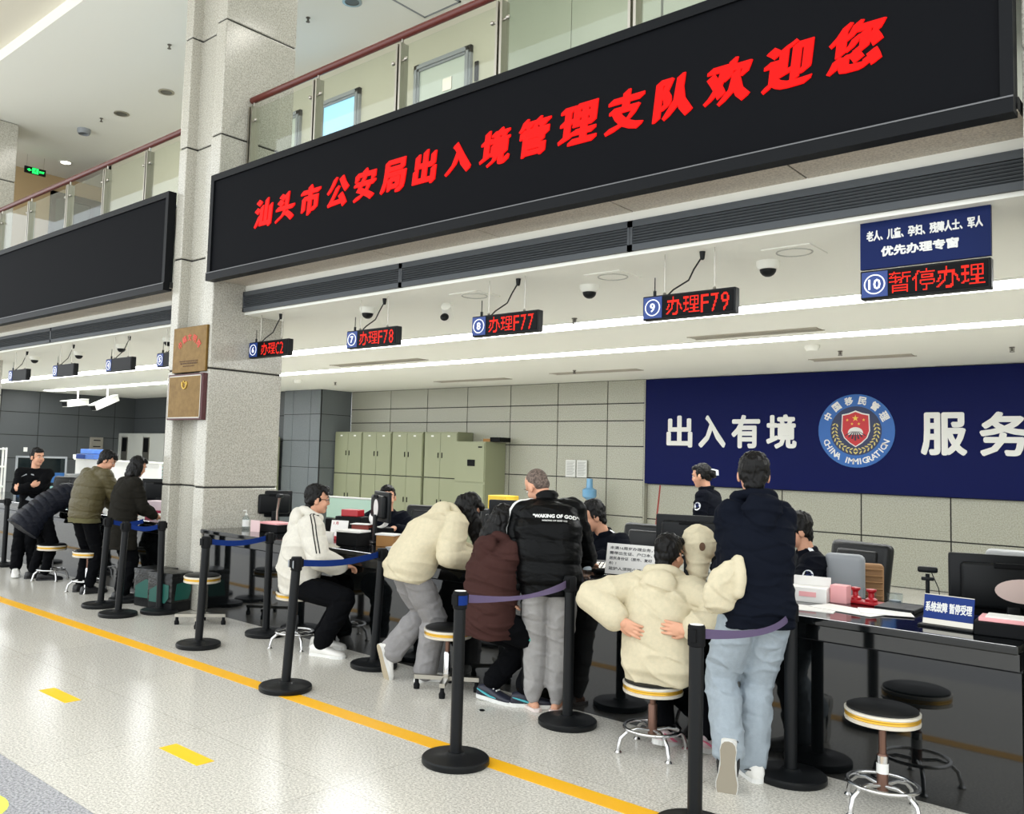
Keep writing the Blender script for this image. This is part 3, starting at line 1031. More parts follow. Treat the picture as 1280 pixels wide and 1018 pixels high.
def stool_ring(x, y, zs, label, rz=0, patch=False, rust=False):
    """round stool, four curved chrome legs with a foot ring"""
    t = thing('round_stool', label, 'stool', (x, y, 0), rz, 'round stools at the counter')
    MB().lathe([(.0, zs - .012), (.15, zs - .012), (.168, zs - .006), (.168, zs + .004), (.15, zs + .012), (.0, zs + .018)], 36, 0, None, False).build('seat', M_leather, t, True)
    b = MB().lathe([(.16, zs - .07), (.176, zs - .064), (.178, zs - .05), (.172, zs - .047), (.172, zs - .022), (.178, zs - .019), (.178, zs - .008), (.166, zs - .005)], 36).build('seat_band', M_seatband, t, True)
    MB().lathe([(.1735, zs - .045), (.176, zs - .041), (.1735, zs - .036), (.1735, zs - .033), (.176, zs - .029), (.1735, zs - .024)], 36, 0, None, False).build('gold_trim', M_bandgold, b, True)
    p = MB().lathe([(.05, zs - .085), (.05, zs - .07)], 16).lathe([(.018, .22), (.018, zs - .08)], 14).build('post', M_rust, t, True)
    MB().lathe([(.027, .10), (.027, .27), (.022, .28)], 16).build('sleeve', M_rust if patch or rust else M_chrome, p, True)
    if patch:
        MB().lathe([(.0285, .185), (.0285, .235)], 16, 0, None, False).build('tape_patch', M_whitetext, p, True)
        MB().lathe([(.0285, .235), (.0285, .272)], 16, 0, None, False).build('chrome_collar', M_chrome, p, True)
    for k in range(4):
        a = R(45 + 90 * k)
        c, s = math.cos(a), math.sin(a)
        MB().tube([(r * c, r * s, z) for r, z in ((.02, .125), (.1, .135), (.16, .12), (.2, .085), (.215, .03), (.216, .012))], .012, 10).lathe([(.02, 0), (.022, .006), (.014, .016)], 12, 0, Matrix.Translation(V((.216 * c, .216 * s, 0)))).build('leg', M_chrome, t, True)
    MB().tube([(.165 * math.cos(2 * math.pi * k / 36), .165 * math.sin(2 * math.pi * k / 36), .135) for k in range(36)], .0105, 10, 0, None, True).build('foot_ring', M_chrome, t, True)
    return t


def stool_cross(x, y, zs, label, rz=0):
    t = stool_ring(x, y, zs, label, rz)
    for o in [o for o in C.objects if o.parent == t and (o.name.startswith('leg') or o.name.startswith('foot_ring'))]:
        bpy.data.objects.remove(o)
    for k in range(4):
        a = R(90 * k)
        T = Matrix.Rotation(a, 4, 'Z')
        MB().box(.0, .24, -.02, .02, .075, .105, 0, T).build('leg', M_steel, t)
        MB().lathe([(.022, 0), (.024, .03), (.016, .045), (.014, .075)], 12, 0, T @ Matrix.Translation(V((.222, 0, 0)))).build('foot', M_blackmatte, t, True)
    MB().lathe([(.03, .07), (.03, .12)], 14).build('hub', M_steel, t, True)
    return t


stool_ring(-1.43, 4.80, .505, 'empty round stool with gold band nearest the right edge', R(20), True)
stool_ring(-2.70, 4.74, .41, 'low round stool under the boy with hands on his back', R(10), False, True)
stool_cross(-4.45, 4.82, .455, 'round stool with flat cross base under the girl in brown hoodie', R(35))
stool_ring(-6.33, 4.86, .49, 'round stool under the seated boy in white hoodie', R(25))
stool_cross(-7.73, 4.78, .48, 'empty round stool with flat cross base beside the big column', R(50))
stool_ring(-10.30, 4.83, .48, 'round stool beside the man in olive jacket', R(15))
stool_ring(-11.47, 4.90, .45, 'round stool by the person bending over the counter', R(40))


# ------------------------------------------------------------------ waste bins beside the column
M_bin = mat('bin_bag', (16, 18, 18), .28, bump=((18, 18, 26), .6, .02))
M_bingreen = mat('bin_green', (18, 84, 74), .45)


def bin_(x, y, rz, label):
    t = thing('waste_bin', label, 'waste bin', (x, y, 0), rz, 'waste bins by the column')
    MB().rbox((0, 0, .2), (.36, .28, .40), .02).build('bin_body', M_black, t, 40)
    MB().rbox((0, 0, .385), (.375, .295, .05), .012).rbox((0, -.005, .25), (.366, .287, .30), .02).build('bag', M_bin, t, 40)
    f = MB().prism([(-.14, -.1), (.1, -.1), (.15, -.04), (.15, .09), (.02, .1), (-.14, .02)], 0, .004, 0, Matrix.Translation(V((0, -.15, .20))) @ FRONT)
    T = Matrix.Translation(V((.186, 0, .22))) @ Matrix.Rotation(R(90), 4, 'Z') @ FRONT
    f.prism([(-.1, -.09), (.08, -.09), (.12, .0), (.1, .1), (-.08, .08)], 0, .004, 0, T)
    f.build('green_side', M_bingreen, t)


bin_(-8.98, 4.98, R(12), 'green waste bin lined with a black bag, left of the pair by the column')
bin_(-8.62, 5.0 - .05, R(12), 'green waste bin lined with a black bag, right of the pair by the column')


# ------------------------------------------------------------------ furniture behind the counters
def office_chair(x, y, rz, label, zs=.46, top=1.16, mm=None):
    t = thing('office_chair', label, 'chair', (x, y, 0), rz)
    mm = mm or M_leather
    MB().rbox((0, .02, zs), (.5, .48, .11), .045).build('seat', mm, t, 40)
    b = MB()
    T = TR((0, -.25, zs + .06), 0, R(10))
    b.rbox((0, 0, (top - zs) / 2 - .02), (.52, .10, top - zs - .08), .045, 0, T)
    b.rbox((0, .045, (top - zs) * .32), (.36, .06, .22), .03, 0, T)
    b.rbox((0, .045, (top - zs) * .68), (.36, .06, .2), .03, 0, T)
    b.build('backrest', mm, t, 40)
    for s in (-1, 1):
        MB().tube([(s * .26, -.2, zs + .02), (s * .3, -.2, zs + .2), (s * .3, .12, zs + .22), (s * .26, .16, zs + .02)], .02, 8).rbox((s * .3, -.03, zs + .235), (.06, .3, .035), .014).build('armrest', M_black, t, 40)
    MB().lathe([(.03, .1), (.03, zs - .05)], 12).build('gas_column', M_black, t, True)
    for k in range(5):
        a = 2 * math.pi * k / 5
        MB().tube([(0, 0, .1), (.27 * math.cos(a), .27 * math.sin(a), .07)], .022, 8).sphere((.28 * math.cos(a), .28 * math.sin(a), .032), .03, 10).build('base_arm', M_black, t, True)
    return t


office_chair(-2.38, 6.78, R(160), 'black leather office chair behind the officer on the right')
office_chair(-4.18, 6.82, R(175), 'black leather office chair behind the officer with the water bottle')
office_chair(-6.98, 6.95, R(200), 'black leather office chair behind the smiling officer')
office_chair(-6.15, 7.2, R(190), 'black office chair half hidden by the girl in cream hoodie')
office_chair(-1.22, 7.0, R(180), 'grey topped office chair behind the rightmost monitor', top=1.17, mm=mat('chair_grey', (150, 152, 152), .4))
office_chair(-18.6, 8.0, R(120), 'black and grey office chair in front of the white partition at far left', mm=mat('chair_grey2', (110, 112, 110), .5))
office_chair(-16.4, 6.9, R(200), 'black office chair at the far left edge behind the counter')


def locker(x0, w, h, d, split, label, y1=13.88):
    t = thing('locker', label, 'cabinet', (x0 + w / 2, y1, 0), 0, 'pale green lockers along the wall')
    MB().box(-w / 2, w / 2, -d, 0, 0, h).build('body', M_locker, t)
    for s in (-1, 1):
        for z0, z1, n in ((split + .01, h - .03, 'up'), (.08, split - .01, 'lo')):
            x0_, x1_ = (-w / 2 + .012, -.004) if s < 0 else (.004, w / 2 - .012)
            dd = MB().rbox(((x0_ + x1_) / 2, -d - .008, (z0 + z1) / 2), (x1_ - x0_, .02, z1 - z0), .004).build('door', M_locker, t)
            MB().cbox((s * .055, -d - .024, (z0 + z1) / 2 + (0 if n == 'up' else .1)), (.018, .014, .11)).build('handle', M_blackmatte, dd)
            if n == 'up':
                MB().cbox((s * w * .25, -d - .019, z1 - .06), (.07, .004, .03)).build('name_plate', M_whitetext, dd)
    MB().box(-w / 2 + .005, w / 2 - .005, -d - .004, -d, split - .01, split + .01).box(-.004, .004, -d - .004, -d, .08, h - .03).build('gap', M_joint, t)
    return t


xs_ = [-16.19, -15.21, -14.22, -13.21, -12.24]
for k in range(4):
    locker(xs_[k], (.95 if k != 1 else .95), 2.25, .48, 1.28, 'pale green tall steel locker, %s' % ('leftmost of four by the grey pilaster', 'second of four, left of the dark gap', 'third of four, right of the dark gap', 'rightmost of four, its side in view')[k])
t = thing('filing_cabinet', 'pale green steel cabinet with card holder, lower than the lockers', 'cabinet', (-11.78, 13.88, 0))
MB().box(-.41, .41, -.62, 0, 0, 2.05).build('body', M_locker, t)
dd = MB().rbox((0, -.63, 1.63), (.78, .02, .78), .004).build('door', M_locker, t)
MB().rbox((.05, -.645, 1.62), (.2, .02, .13), .01).build('handle', M_blackmatte, dd)
MB().cbox((.28, -.642, 1.94), (.1, .006, .03)).build('name_plate', M_blackmatte, dd)
MB().rbox((0, -.63, .65), (.78, .02, 1.1), .004).build('door', M_locker, t)
tag(MB().rbox((-11.35 - .1, 13.6, 2.085), (.32, .3, .06), .004).rbox((-11.28, 13.6, 2.10), (.26, .34, .09), .004, 1).build('box', [M_brown, M_blackmatte]), 'flat brown and black boxes on top of the lower cabinet', 'box')
tag(MB().rbox((-18.0, 13.0 - .3, 1.05), (.5, .5, 2.1), .01).build('narrow_cabinet', M_locker), 'pale green cabinet edge seen right of the big column', 'cabinet')

# two sheets on the wall, water cooler bottle, broom
for x, l in ((-9.73, 'left'), (-9.475, 'right')):
    p = tag(MB().box(x - .115, x + .115, 13.855, 13.862, 1.41, 1.735).build('wall_notice', mat('notice_paper', (206, 208, 204), .6)), 'white printed sheet on the back wall, the %s one of a pair' % l, 'notice')
    m = MB()
    for k in range(12):
        m.box(x - .09, x + .09 - (k % 3) * .02, 13.852, 13.855, 1.69 - k * .022, 1.698 - k * .022)
    m.build('print', mat('print_grey', (150, 152, 150), .7), p)
t = thing('water_cooler', 'water cooler with upside down blue bottle by the back wall', 'water cooler', (-9.05, 13.5, 0))
MB().rbox((0, 0, .48), (.3, .32, .96), .02).build('body', M_whitetext, t)
MB().lathe([(.03, .96), (.03, 1.0), (.125, 1.07), (.13, 1.1), (.13, 1.2), (.06, 1.24), (.055, 1.40), (.0, 1.41)], 24).build('bottle', mat('water_blue', (110, 160, 196), .1, spec=.6), t, True)
t = thing('broom', 'broom with a long red handle leaning on the back wall', 'broom', (-7.6, 13.3, 0))
MB().tube([(.1, -.2, .18), (-.2, .55, 1.33)], .014, 8).build('handle', mat('broom_red', (150, 52, 48), .4), t, True)
MB().rbox((.1, -.2, .12), (.3, .08, .22), .02).build('brush', mat('broom_brush', (200, 60, 44), .7), t)


def monitor(x, y, rz, label, w=.5, h=.32, z0=CT, sticker=None, stz=.15, tilt=0, mm=None, cap=None, grp='monitors on the counter'):
    """desk monitor whose back faces local -Y"""
    t = thing('monitor', label, 'monitor', (x, y, z0), rz, grp)
    T = TR((0, 0, stz), 0, R(tilt))
    m = MB().rbox((0, .02, h / 2), (w, .035, h), .012, 0, T)
    m.rbox((0, -.015, h / 2), (w * .82, .06, h * .74), .025, 0, T)
    m.build('casing', mm or M_black, t, 40)
    MB().box(-w / 2 + .02, w / 2 - .02, .038, .040, .02, h - .02, 0, T).build('screen', mat('screen_lit', (120, 150, 180), .2, emit=(90, 120, 150), es=.3), t)
    MB().rbox((0, -.05, h * .84), (w * .3, .012, .03), .005, 0, T).build('vent_slot', M_blackmatte, t)
    MB().rbox((0, -.05, stz / 2 + .02), (.07, .03, stz + .1), .01).rbox((0, .0, .008), (.24, .2, .016), .006).build('stand', M_black, t, 40)
    if sticker:
        sx, sz, mat_ = sticker
        MB().prism([(sx * math.cos(2 * math.pi * k / 28), sz * math.sin(2 * math.pi * k / 28)) for k in range(28)], 0, .003, 0, T @ Matrix.Translation(V((cap or 0, -.045, h * .45))) @ FRONT).build('sticker', mat_, t)
    return t


st = (.06, .075, mat('sticker_white', (224, 220, 216), .5))
mo = monitor(-6.25, 5.76, R(-25), 'black monitor with round white sticker before the smiling officer', .46, .29, sticker=(.07, .085, st[2]), stz=.20)
monitor(-4.60, 5.80, R(30), 'black monitor with round white sticker between the girls and puffer man', .5, .33, sticker=(.06, .075, st[2]), stz=.16)
monitor(-8.33, 6.02, R(75), 'black monitor turned sideways next to the big column', .46, .30, stz=.1)
monitor(-3.10, 5.95, R(20), 'black monitor with glossy back behind the boy\'s head', .5, .33, stz=.13)
m10 = monitor(-1.04, 5.80, R(22), 'large black monitor with oval pink sticker at the right edge', .62, .35, sticker=(.15, .068, mat('sticker_pink', (232, 208, 200), .5)), stz=.02, cap=.06)
f = MB()
for k in range(5):
    f.cbox((.14, -.0495, .02 + .198 - k * .014), (.10 - (k % 2) * .03, .002, .005))
f.build('sticker_print', mat('print_red', (206, 110, 100), .6), m10)
monitor(-10.85, 6.0, R(50), 'dark monitor between the woman in dark coat and the column', .46, .32, stz=.12)

# keyboard, cables, pink notes box, webcam on stand, laptop-like pad
t = thing('keyboard', 'black keyboard in front of the rightmost monitor', 'keyboard', (-1.02, 5.52, CT), R(20))
MB().rbox((0, 0, .011), (.4, .14, .022), .006).build('case', M_black, t)
f = MB()
for r_ in range(4):
    for k in range(13):
        f.cbox((-.18 + k * .03, -.05 + r_ * .033, .026), (.024, .026, .008))
f.build('keys', M_blackmatte, t)
tag(MB().tube([(-1.25, 5.62, CT + .006), (-1.3, 5.5, CT + .006), (-1.2, 5.45, CT + .007), (-1.22, 5.38, CT + .006), (-1.12, 5.36, CT + .006)], .006, 6).build('cable', M_grey, None, True), 'grey cable loop on the counter before the keyboard', 'cable')
t = thing('notes_box', 'black box with pink printed slips at the right end of the counter', 'box', (-.98, 5.30, CT), R(5))
MB().rbox((0, 0, .035), (.26, .2, .07), .006).build('case', M_blackmatte, t)
MB().rbox((0, 0, .08), (.22, .16, .02), .003).rbox((.02, .0, .094), (.2, .15, .008), .002, 1).build('slips', [M_pink, M_paper], t)
t = thing('webcam', 'black webcam on a stalk left of the rightmost monitor', 'webcam', (-1.50, 5.92, CT), R(15))
MB().rbox((0, 0, .235), (.11, .05, .035), .012).lathe([(.016, -.03), (.016, .0)], 14, 0, TR((0, -.02, .235), 0, R(90))).build('camera', M_black, t, 40)
MB().tube([(0, 0, .0), (0, 0, .21)], .012, 10).rbox((0, 0, .18), (.07, .04, .02), .006).build('stalk', M_black, t, 40)
MB().lathe([(.05, 0), (.05, .01), (.02, .014)], 18).build('base', M_black, t, True)
MB().tube([(.02, .02, .22), (.06, .03, .12), (.07, .03, .01)], .003, 6).build('cable', M_black, t, True)
tag(MB().rbox((-1.60, 5.72, CT + .012), (.22, .26, .024), .006).build('writing_pad', M_black), 'flat black pad on the counter left of the webcam', 'pad')

# blue tent sign  系统故障 暂停受理
t = thing('tent_sign', 'small blue counter sign reading system out of order in white', 'sign', (-1.24, 5.27, CT), R(-3))
T = TR((0, 0, .012), 0, R(-14))
MB().rbox((0, .01, .006), (.27, .12, .012), .004).build('base', M_black, t)
b = MB().box(-.122, .122, -.004, .004, .028, .155, 0, T).build('board', mat('tent_blue', (12, 46, 116), .4, spec=.2), t)
MB().box(-.122, .122, -.006, .006, 0, .028, 0, T).box(-.122, .122, -.006, .006, .155, .159, 0, T).build('rail', M_steel, t)
f = MB()
text(f, '系统故障 暂停受理', None, w=.225, h=.052, bold=.0012, depth=.002, T=T @ Matrix.Translation(V((0, -.0045, .092))) @ FRONT)
f.build('lettering', M_whitetext, b)
MB().box(-.11, .11, 0, .004, 0, .14, 0, TR((0, .085, .012), 0, R(17))).build('rear_leg', M_black, t)

# paper goods on the right counter
t = thing('paper_box', 'white cardboard box with open flap on the right counter', 'box', (-2.10, 5.62, CT), R(10))
MB().rbox((0, 0, .045), (.22, .16, .09), .003).build('body', M_paper, t)
MB().box(-.11, .11, .06, .075, .09, .15, 0, TR((0, 0, 0), 0, R(-4))).build('flap', M_paper, t)
MB().cbox((.0, -.082, .05), (.10, .002, .03)).build('print', M_pink, t)
tag(MB().rbox((-1.94, 5.70, CT + .055), (.10, .09, .11), .004).build('pink_box', M_pink, None), 'small pink box beside the white cardboard box', 'box')
for x, y, rz, w_, l, n in ((-2.02, 5.30, 12, .36, 'nearest the counter edge', 'a'), (-1.80, 5.42, -14, .40, 'in the middle of the scatter', 'b'), (-1.62, 5.50, 22, .28, 'rightmost of the scatter', 'c'), (-2.05, 5.80, 5, .3, 'behind the white box', 'd')):
    tag(MB().cbox((0, 0, .0015), (w_, .21, .003)).build('paper_sheet', M_paper, None, False, (x, y, CT + {'a': 0, 'b': .003, 'c': .006, 'd': 0}[n]), R(rz)), 'white paper on the right counter, ' + l, 'paper', 'papers on the right counter')
t = thing('stamp_pad', 'red plastic stamp tray with two red knobs', 'stamp', (-1.83, 5.78, CT), R(-8))
MB().rbox((0, 0, .01), (.24, .11, .02), .008).build('tray', M_redbox, t)
for x in (-.05, .05):
    MB().lathe([(.035, .02), (.035, .035), (.018, .045), (.016, .07), (.03, .085), (.03, .095), (0, .1)], 16, 0, Matrix.Translation(V((x, 0, 0)))).build('knob', M_redbox, t, True)
t = thing('glass_cube', 'little clear glass block behind the red stamp tray', 'paperweight', (-1.84, 5.93, CT))
MB().rbox((0, 0, .04), (.07, .05, .08), .004).build('block', M_bottleglass, t)
t = thing('clear_cup', 'small clear plastic container right of the red stamp tray', 'container', (-1.68, 5.90, CT))
MB().lathe([(.04, 0), (.045, .06), (.045, .07)], 18).build('cup', M_bottleglass, t, True)
MB().lathe([(.03, .005), (.034, .03), (0, .032)], 16).build('filling', M_grey, t, True)
t = thing('seat_cushion', 'grey curved cushion standing against the black chair', 'cushion', (-2.13, 6.34, .6), R(10))
MB().rbox((0, 0, .27), (.26, .08, .50), .038).build('pad', M_grey, t, 40)
t = thing('wicker_cushion', 'brown wicker back support at the edge of the black chair', 'cushion', (-2.02, 6.55, .6), R(20))
m = MB().rbox((0, 0, .22), (.16, .06, .46), .028)
for k in range(9):
    m.tube([(-.07, -.035, .05 + k * .045), (.07, -.035, .05 + k * .045)], .008, 6)
m.build('weave', mat('wicker', (150, 112, 74), .7), t, 40)

# notice standee, bottle, card reader
t = thing('notice_stand', 'white handwritten style notice sheet standing beside the water bottle', 'notice', (-3.34, 5.50, CT), R(10))
T = TR((0, 0, 0), 0, R(-12))
b = MB().box(-.185, .185, -.003, .003, .03, .25, 0, T).build('sheet', M_paper, t)
f = MB()
for k, s_ in enumerate(('未满16周岁办理业务，', '需带出生证、户口本、', '居民身份证（原件、复印', '件）！', '监护人须同小孩办理')):
    text(f, s_, None, h=.0225 if k != 3 else .022, w={3: .055}.get(k, .32), bold=.0005, depth=.001, T=T @ Matrix.Translation(V((-.16 + {3: .0275}.get(k, .16), -.0035, .218 - k * .037))) @ FRONT)
f.build('lettering', mat('ink_grey', (60, 60, 62), .7), b)
MB().rbox((0, .0, .012), (.36, .10, .024), .005).build('foot', M_bottleglass, t)
t = thing('water_bottle', 'small clear plastic water bottle on the counter by the notice', 'bottle', (-3.60, 5.36, CT))
MB().lathe([(.028, 0), (.031, .005), (.031, .05), (.029, .055), (.031, .06), (.031, .11), (.02, .14), (.013, .15), (.013, .165)], 20).build('bottle_body', M_bottleglass, t, True)
MB().lathe([(.0315, .055), (.0315, .095)], 20, 0, None, False).build('bottle_label', mat('label_pale', (200, 210, 216), .5), t, True)
MB().lathe([(.014, .162), (.014, .178), (0, .179)], 14).build('cap', M_whitetext, t, True)
t = thing('card_reader', 'black card reader with silver buttons behind the notice sheet', 'card reader', (-3.68, 5.68, CT), R(20))
MB().rbox((0, 0, .05), (.14, .2, .03), .01, 0, TR((0, 0, 0), 0, R(15))).rbox((0, .03, .02), (.1, .1, .04), .008).build('case', M_black, t, 40)
f = MB()
for r_ in range(4):
    for k in range(3):
        f.cbox((-.03 + k * .03, -.07 + r_ * .03, .068), (.02, .018, .006), 0, TR((0, 0, 0), 0, R(15)))
f.build('buttons', M_steel, t)
tag(MB().cbox((0, 0, .008), (.2, .15, .016)).build('paper_stack', M_paper, None, False, (-2.78, 5.55, CT), R(15)), 'small white paper stack beside the boy, before the bag', 'paper')

# things on the left end of the right counter
t = thing('sanitizer_bottle', 'clear pump bottle of hand sanitizer beside the big column', 'bottle', (-8.12, 5.52, CT))
MB().lathe([(.036, 0), (.038, .006), (.038, .12), (.03, .135), (.013, .14), (.013, .15)], 20).build('bottle_body', M_bottleglass, t, True)
MB().lathe([(.0385, .03), (.0385, .10)], 20, 0, None, False).build('bottle_label', M_whitetext, t, True)
MB().lathe([(.015, .148), (.015, .165), (.005, .17), (.005, .2)], 14).tube([(0, 0, .2), (.0, -.04, .198)], .007, 8).build('pump', M_whitetext, t, True)
t = thing('document_tray', 'black tray with pink papers beside the sanitizer bottle', 'tray', (-7.72, 5.62, CT), R(4))
MB().rbox((0, 0, .04), (.34, .24, .08), .008).build('case', M_blackmatte, t)
MB().rbox((0, 0, .09), (.3, .21, .02), .003).build('papers', M_pink, t)
tag(MB().box(-.06, .06, -.004, .004, 0, .12).build('acrylic_card', mat('card_pink', (220, 190, 190), .3), None, False, (-7.80, 5.42, CT), R(15)), 'small upright acrylic card before the pink tray', 'card holder')
t = thing('webcam', 'grey document camera stand beside the sideways monitor', 'webcam', (-7.88, 5.75, CT), R(30))
MB().lathe([(.05, 0), (.05, .012), (.02, .016)], 16).build('base', M_grey, t, True)
MB().tube([(0, 0, .01), (.0, 0, .2), (.03, -.03, .34), (.05, -.06, .38)], .014, 10).build('stalk', M_steel, t, True)
MB().rbox((.06, -.08, .37), (.05, .1, .04), .01).build('camera', M_black, t, 40)
# counter 7 clutter
t = thing('desk_calendar', 'white desk calendar with red base and red figures', 'calendar', (-6.70, 5.62, CT), R(25))
T = TR((0, 0, 0), 0, R(-15))
MB().box(-.09, .09, -.003, .003, .035, .19, 0, T).build('page', M_paper, t)
MB().rbox((0, .0, .0175), (.19, .09, .035), .004).build('base', M_redbox, t)
f = MB()
text(f, '1 月', None, h=.03, T=T @ Matrix.Translation(V((-.04, -.004, .16))) @ FRONT, depth=.001, bold=.001)
f.build('figures', M_redbox, t)
t = thing('red_box', 'brown red box behind the desk calendar', 'box', (-6.58, 5.83, CT), R(25))
MB().rbox((0, 0, .075), (.18, .12, .15), .004).build('case', mat('brownred', (134, 50, 36), .5), t)
MB().cbox((0, 0, .153), (.2, .15, .006)).build('paper', M_paper, t)
t = thing('red_tray', 'dark red tray raised on a black box on the counter', 'tray', (-6.95, 6.02, CT), R(20))
MB().rbox((0, 0, .1), (.3, .2, .20), .008).build('stand', M_blackmatte, t)
MB().rbox((0, 0, .235), (.2, .14, .07), .008).build('tray', M_redbox, t)
t = thing('paper_roll', 'curled white sheet beside the black monitor on the counter', 'paper', (-6.5, 5.98, CT + .12), R(60))
MB().lathe([(.085, -.1), (.085, .1)], 24, 0, TR((0, 0, .086), 0, R(90)), False).build('sheet', M_paper, t, True)
MB().rbox((0, 0, -.06), (.26, .2, .12), .006).build('box', M_blackmatte, t)
t = thing('black_box', 'black box with papers on top near the counter edge', 'box', (-6.22, 5.40, CT), R(5))
MB().rbox((0, 0, .06), (.26, .18, .12), .006).build('case', M_blackmatte, t)
MB().cbox((0, 0, .13), (.26, .2, .016), 0, TR((0, 0, 0), R(12))).build('papers', M_paper, t)
t = thing('cardboard_box', 'small brown cardboard box under the black monitor', 'box', (-5.98, 5.62, CT), R(20))
MB().rbox((0, 0, .05), (.18, .13, .10), .003).build('case', M_brown, t)
MB().cbox((0, -.0, .108), (.2, .14, .014)).build('papers', M_paper, t)
tag(MB().cbox((0, 0, .06), (.09, .012, .12)).build('leaflet', M_paper, None, False, (-6.36, 5.24, CT), R(10)), 'white leaflet standing at the counter edge by the boy', 'leaflet')
tag(MB().rbox((0, 0, .02), (.2, .14, .04), .006).build('device', M_grey, None, False, (-5.58, 5.38, CT), R(12)), 'flat grey device at the counter edge left of the bending girl', 'device')
t = thing('phone', 'white desk phone beside the smiling officer', 'phone', (-5.80, 5.80, CT), R(30))
MB().rbox((0, 0, .025), (.17, .19, .05), .012).build('case', M_whitetext, t, 40)
MB().tube([(-.06, -.07, .07), (-.06, 0, .085), (-.06, .07, .07)], .02, 10).build('handset', M_whitetext, t, True)
t = thing('glass_partition', 'pale green desk screen standing behind the left counter end', 'partition', (-7.75, 6.75, 0), R(10))
MB().rbox((0, 0, 1.08), (.85, .04, .24), .01).rbox((0, 0, 1.205), (.87, .06, .02), .006, 1).build('panel', [M_green, M_whitetext], t)
MB().rbox((0, 0, .48), (.85, .06, .94), .01).build('base', M_blackmatte, t)
# stuff on a low cabinet at back: yellow and white boxes
t = thing('low_cabinet', 'dark low cabinet behind the puffer man carrying boxes', 'cabinet', (-7.45, 9.2, 0))
MB().rbox((0, 0, .5), (.9, .45, 1.0), .01).build('body', M_blackmatte, t)
tag(MB().rbox((-7.55, 9.2, 1.11), (.3, .3, .22), .01).build('yellow_box', mat('box_yellow', (208, 176, 52), .5)), 'yellow carton on the dark low cabinet', 'box')
tag(MB().rbox((-7.25, 9.1, 1.07), (.28, .25, .14), .006).build('white_box', M_paper), 'white carton beside the yellow one on the low cabinet', 'box')

# ------------------------------------------------------------------ the far left office
t = thing('partition_wall', 'low white office partition behind the people at far left', 'partition', (-17.35, 8.6, 0))
MB().rbox((0, 0, .72), (3.6, .06, 1.44), .01).build('panel', M_whitetext, t)
MB().rbox((0, 0, 1.445), (3.64, .12, .03), .006).build('ledge', M_white, t)
for x, z, c, l in ((-18.65, 1.46, M_bluepanel, 'lower left'), (-18.25, 1.46, mat('folder_blue', (70, 110, 186), .5), 'lower right'), (-18.4, 1.57, mat('folder_blue2', (84, 128, 206), .5), 'upper')):
    tag(MB().rbox((0, 0, .05), (.45 if l != 'upper' else .55, .3, .10), .008).build('file_box', c, None, False, (x, 8.6, z), 0), 'blue file box on the white partition, %s one' % l, 'box', 'blue file boxes on the partition')
tag(MB().rbox((-18.95, 8.6, 1.50), (.2, .28, .09), .006).build('white_file_box', M_whitetext), 'white file box at the left end of the partition', 'box')
t = thing('office_partition', 'blue tinted glass office partition at far left', 'partition', (-20.0, 8.2, 0), R(78))
MB().box(-.5, .5, -.01, .01, .75, 1.44).build('glass', mat('partition_glass', (150, 165, 170), .05, glass=True), t)
MB().box(-.5, .5, -.012, .012, .9, 1.12).build('blue_band', mat('blue_film', (34, 84, 140), .3), t)
MB().box(-.52, -.48, -.03, .03, 0, 1.48).box(.48, .52, -.03, .03, 0, 1.48).box(-.5, .5, -.03, .03, 1.44, 1.48).box(-.5, .5, -.02, .02, 0, .75).build('frame', M_grey, t)
t = thing('glass_stack', 'stack of pale green glass sheets beside the white partition', 'glass', (-19.2, 10.6, 0), R(20))
m = MB()
for k in range(7):
    m.box(-.8, .8, -.3, .3, .85 + k * .085, .875 + k * .085)
m.build('sheets', mat('sheet_green', (168, 192, 190), .25), t)
MB().box(-.8, .8, -.25, .25, 0, .85).build('support', M_darkstone, t)
t = thing('file_tray', 'pale teal two tier file tray behind the bending person', 'tray', (-13.35, 5.75, CT), R(35))
for z in (0, .13):
    MB().box(-.2, .2, -.15, .15, z, z + .012).box(-.2, .2, -.15, -.14, z, z + .1).box(-.2, -.19, -.15, .15, z, z + .1).box(.19, .2, -.15, .15, z, z + .1).build('tray', M_teal, t)
MB().box(-.17, .17, -.12, .12, .145, .2).build('papers', M_paper, t)
t = thing('shelf_rack', 'white steel shelf rack at the far left edge', 'shelf', (-21.2, 7.35, 0), R(80))
m = MB()
for z in (.3, .75, 1.2, 1.6):
    m.box(-.5, .5, -.2, .2, z, z + .03)
m.build('shelves', M_whitetext, t)
for x in (-.48, .48):
    for y in (-.18, .18):
        MB().box(x - .02, x + .02, y - .02, y + .02, 0, 1.65).build('upright', M_whitetext, t)
t = thing('wall_cabinet', 'grey white cabinet with dark glass doors on the far left back wall', 'cabinet', (-24.1, 12.8, 0))
MB().rbox((0, 0, 1.08), (2.9, .44, 2.16), .01).build('body', mat('cab_grey', (168, 170, 164), .5), t)
for x in (-.62, .3):
    d_ = MB().box(x - .36 + .36 * (x > 0), x + .0 + .36 * (x > 0), -.235, -.225, 1.2, 2.05).build('door', M_steel, t)
    MB().box(x - .31 + .36 * (x > 0), x - .05 + .36 * (x > 0), -.24, -.234, 1.62, 2.02).build('glass', M_screen, d_)
tag(MB().rbox((-25.25, 11.88, 1.82), (.08, .38, .38), .01).cbox((-25.205, 11.88, 1.92), (.01, .2, .03), 1).cbox((-25.205, 11.88, 1.74), (.01, .22, .03), 1).build('wall_box', [mat('wallbox', (128, 124, 114), .5), M_blackmatte]), 'grey electrical box on the dark panelled wall', 'electrical box')
tag(MB().rbox((-25.27, 9.9, 1.6), (.03, .1, .12), .004).build('wall_switch', M_whitetext), 'small white switch on the dark panelled wall', 'switch')
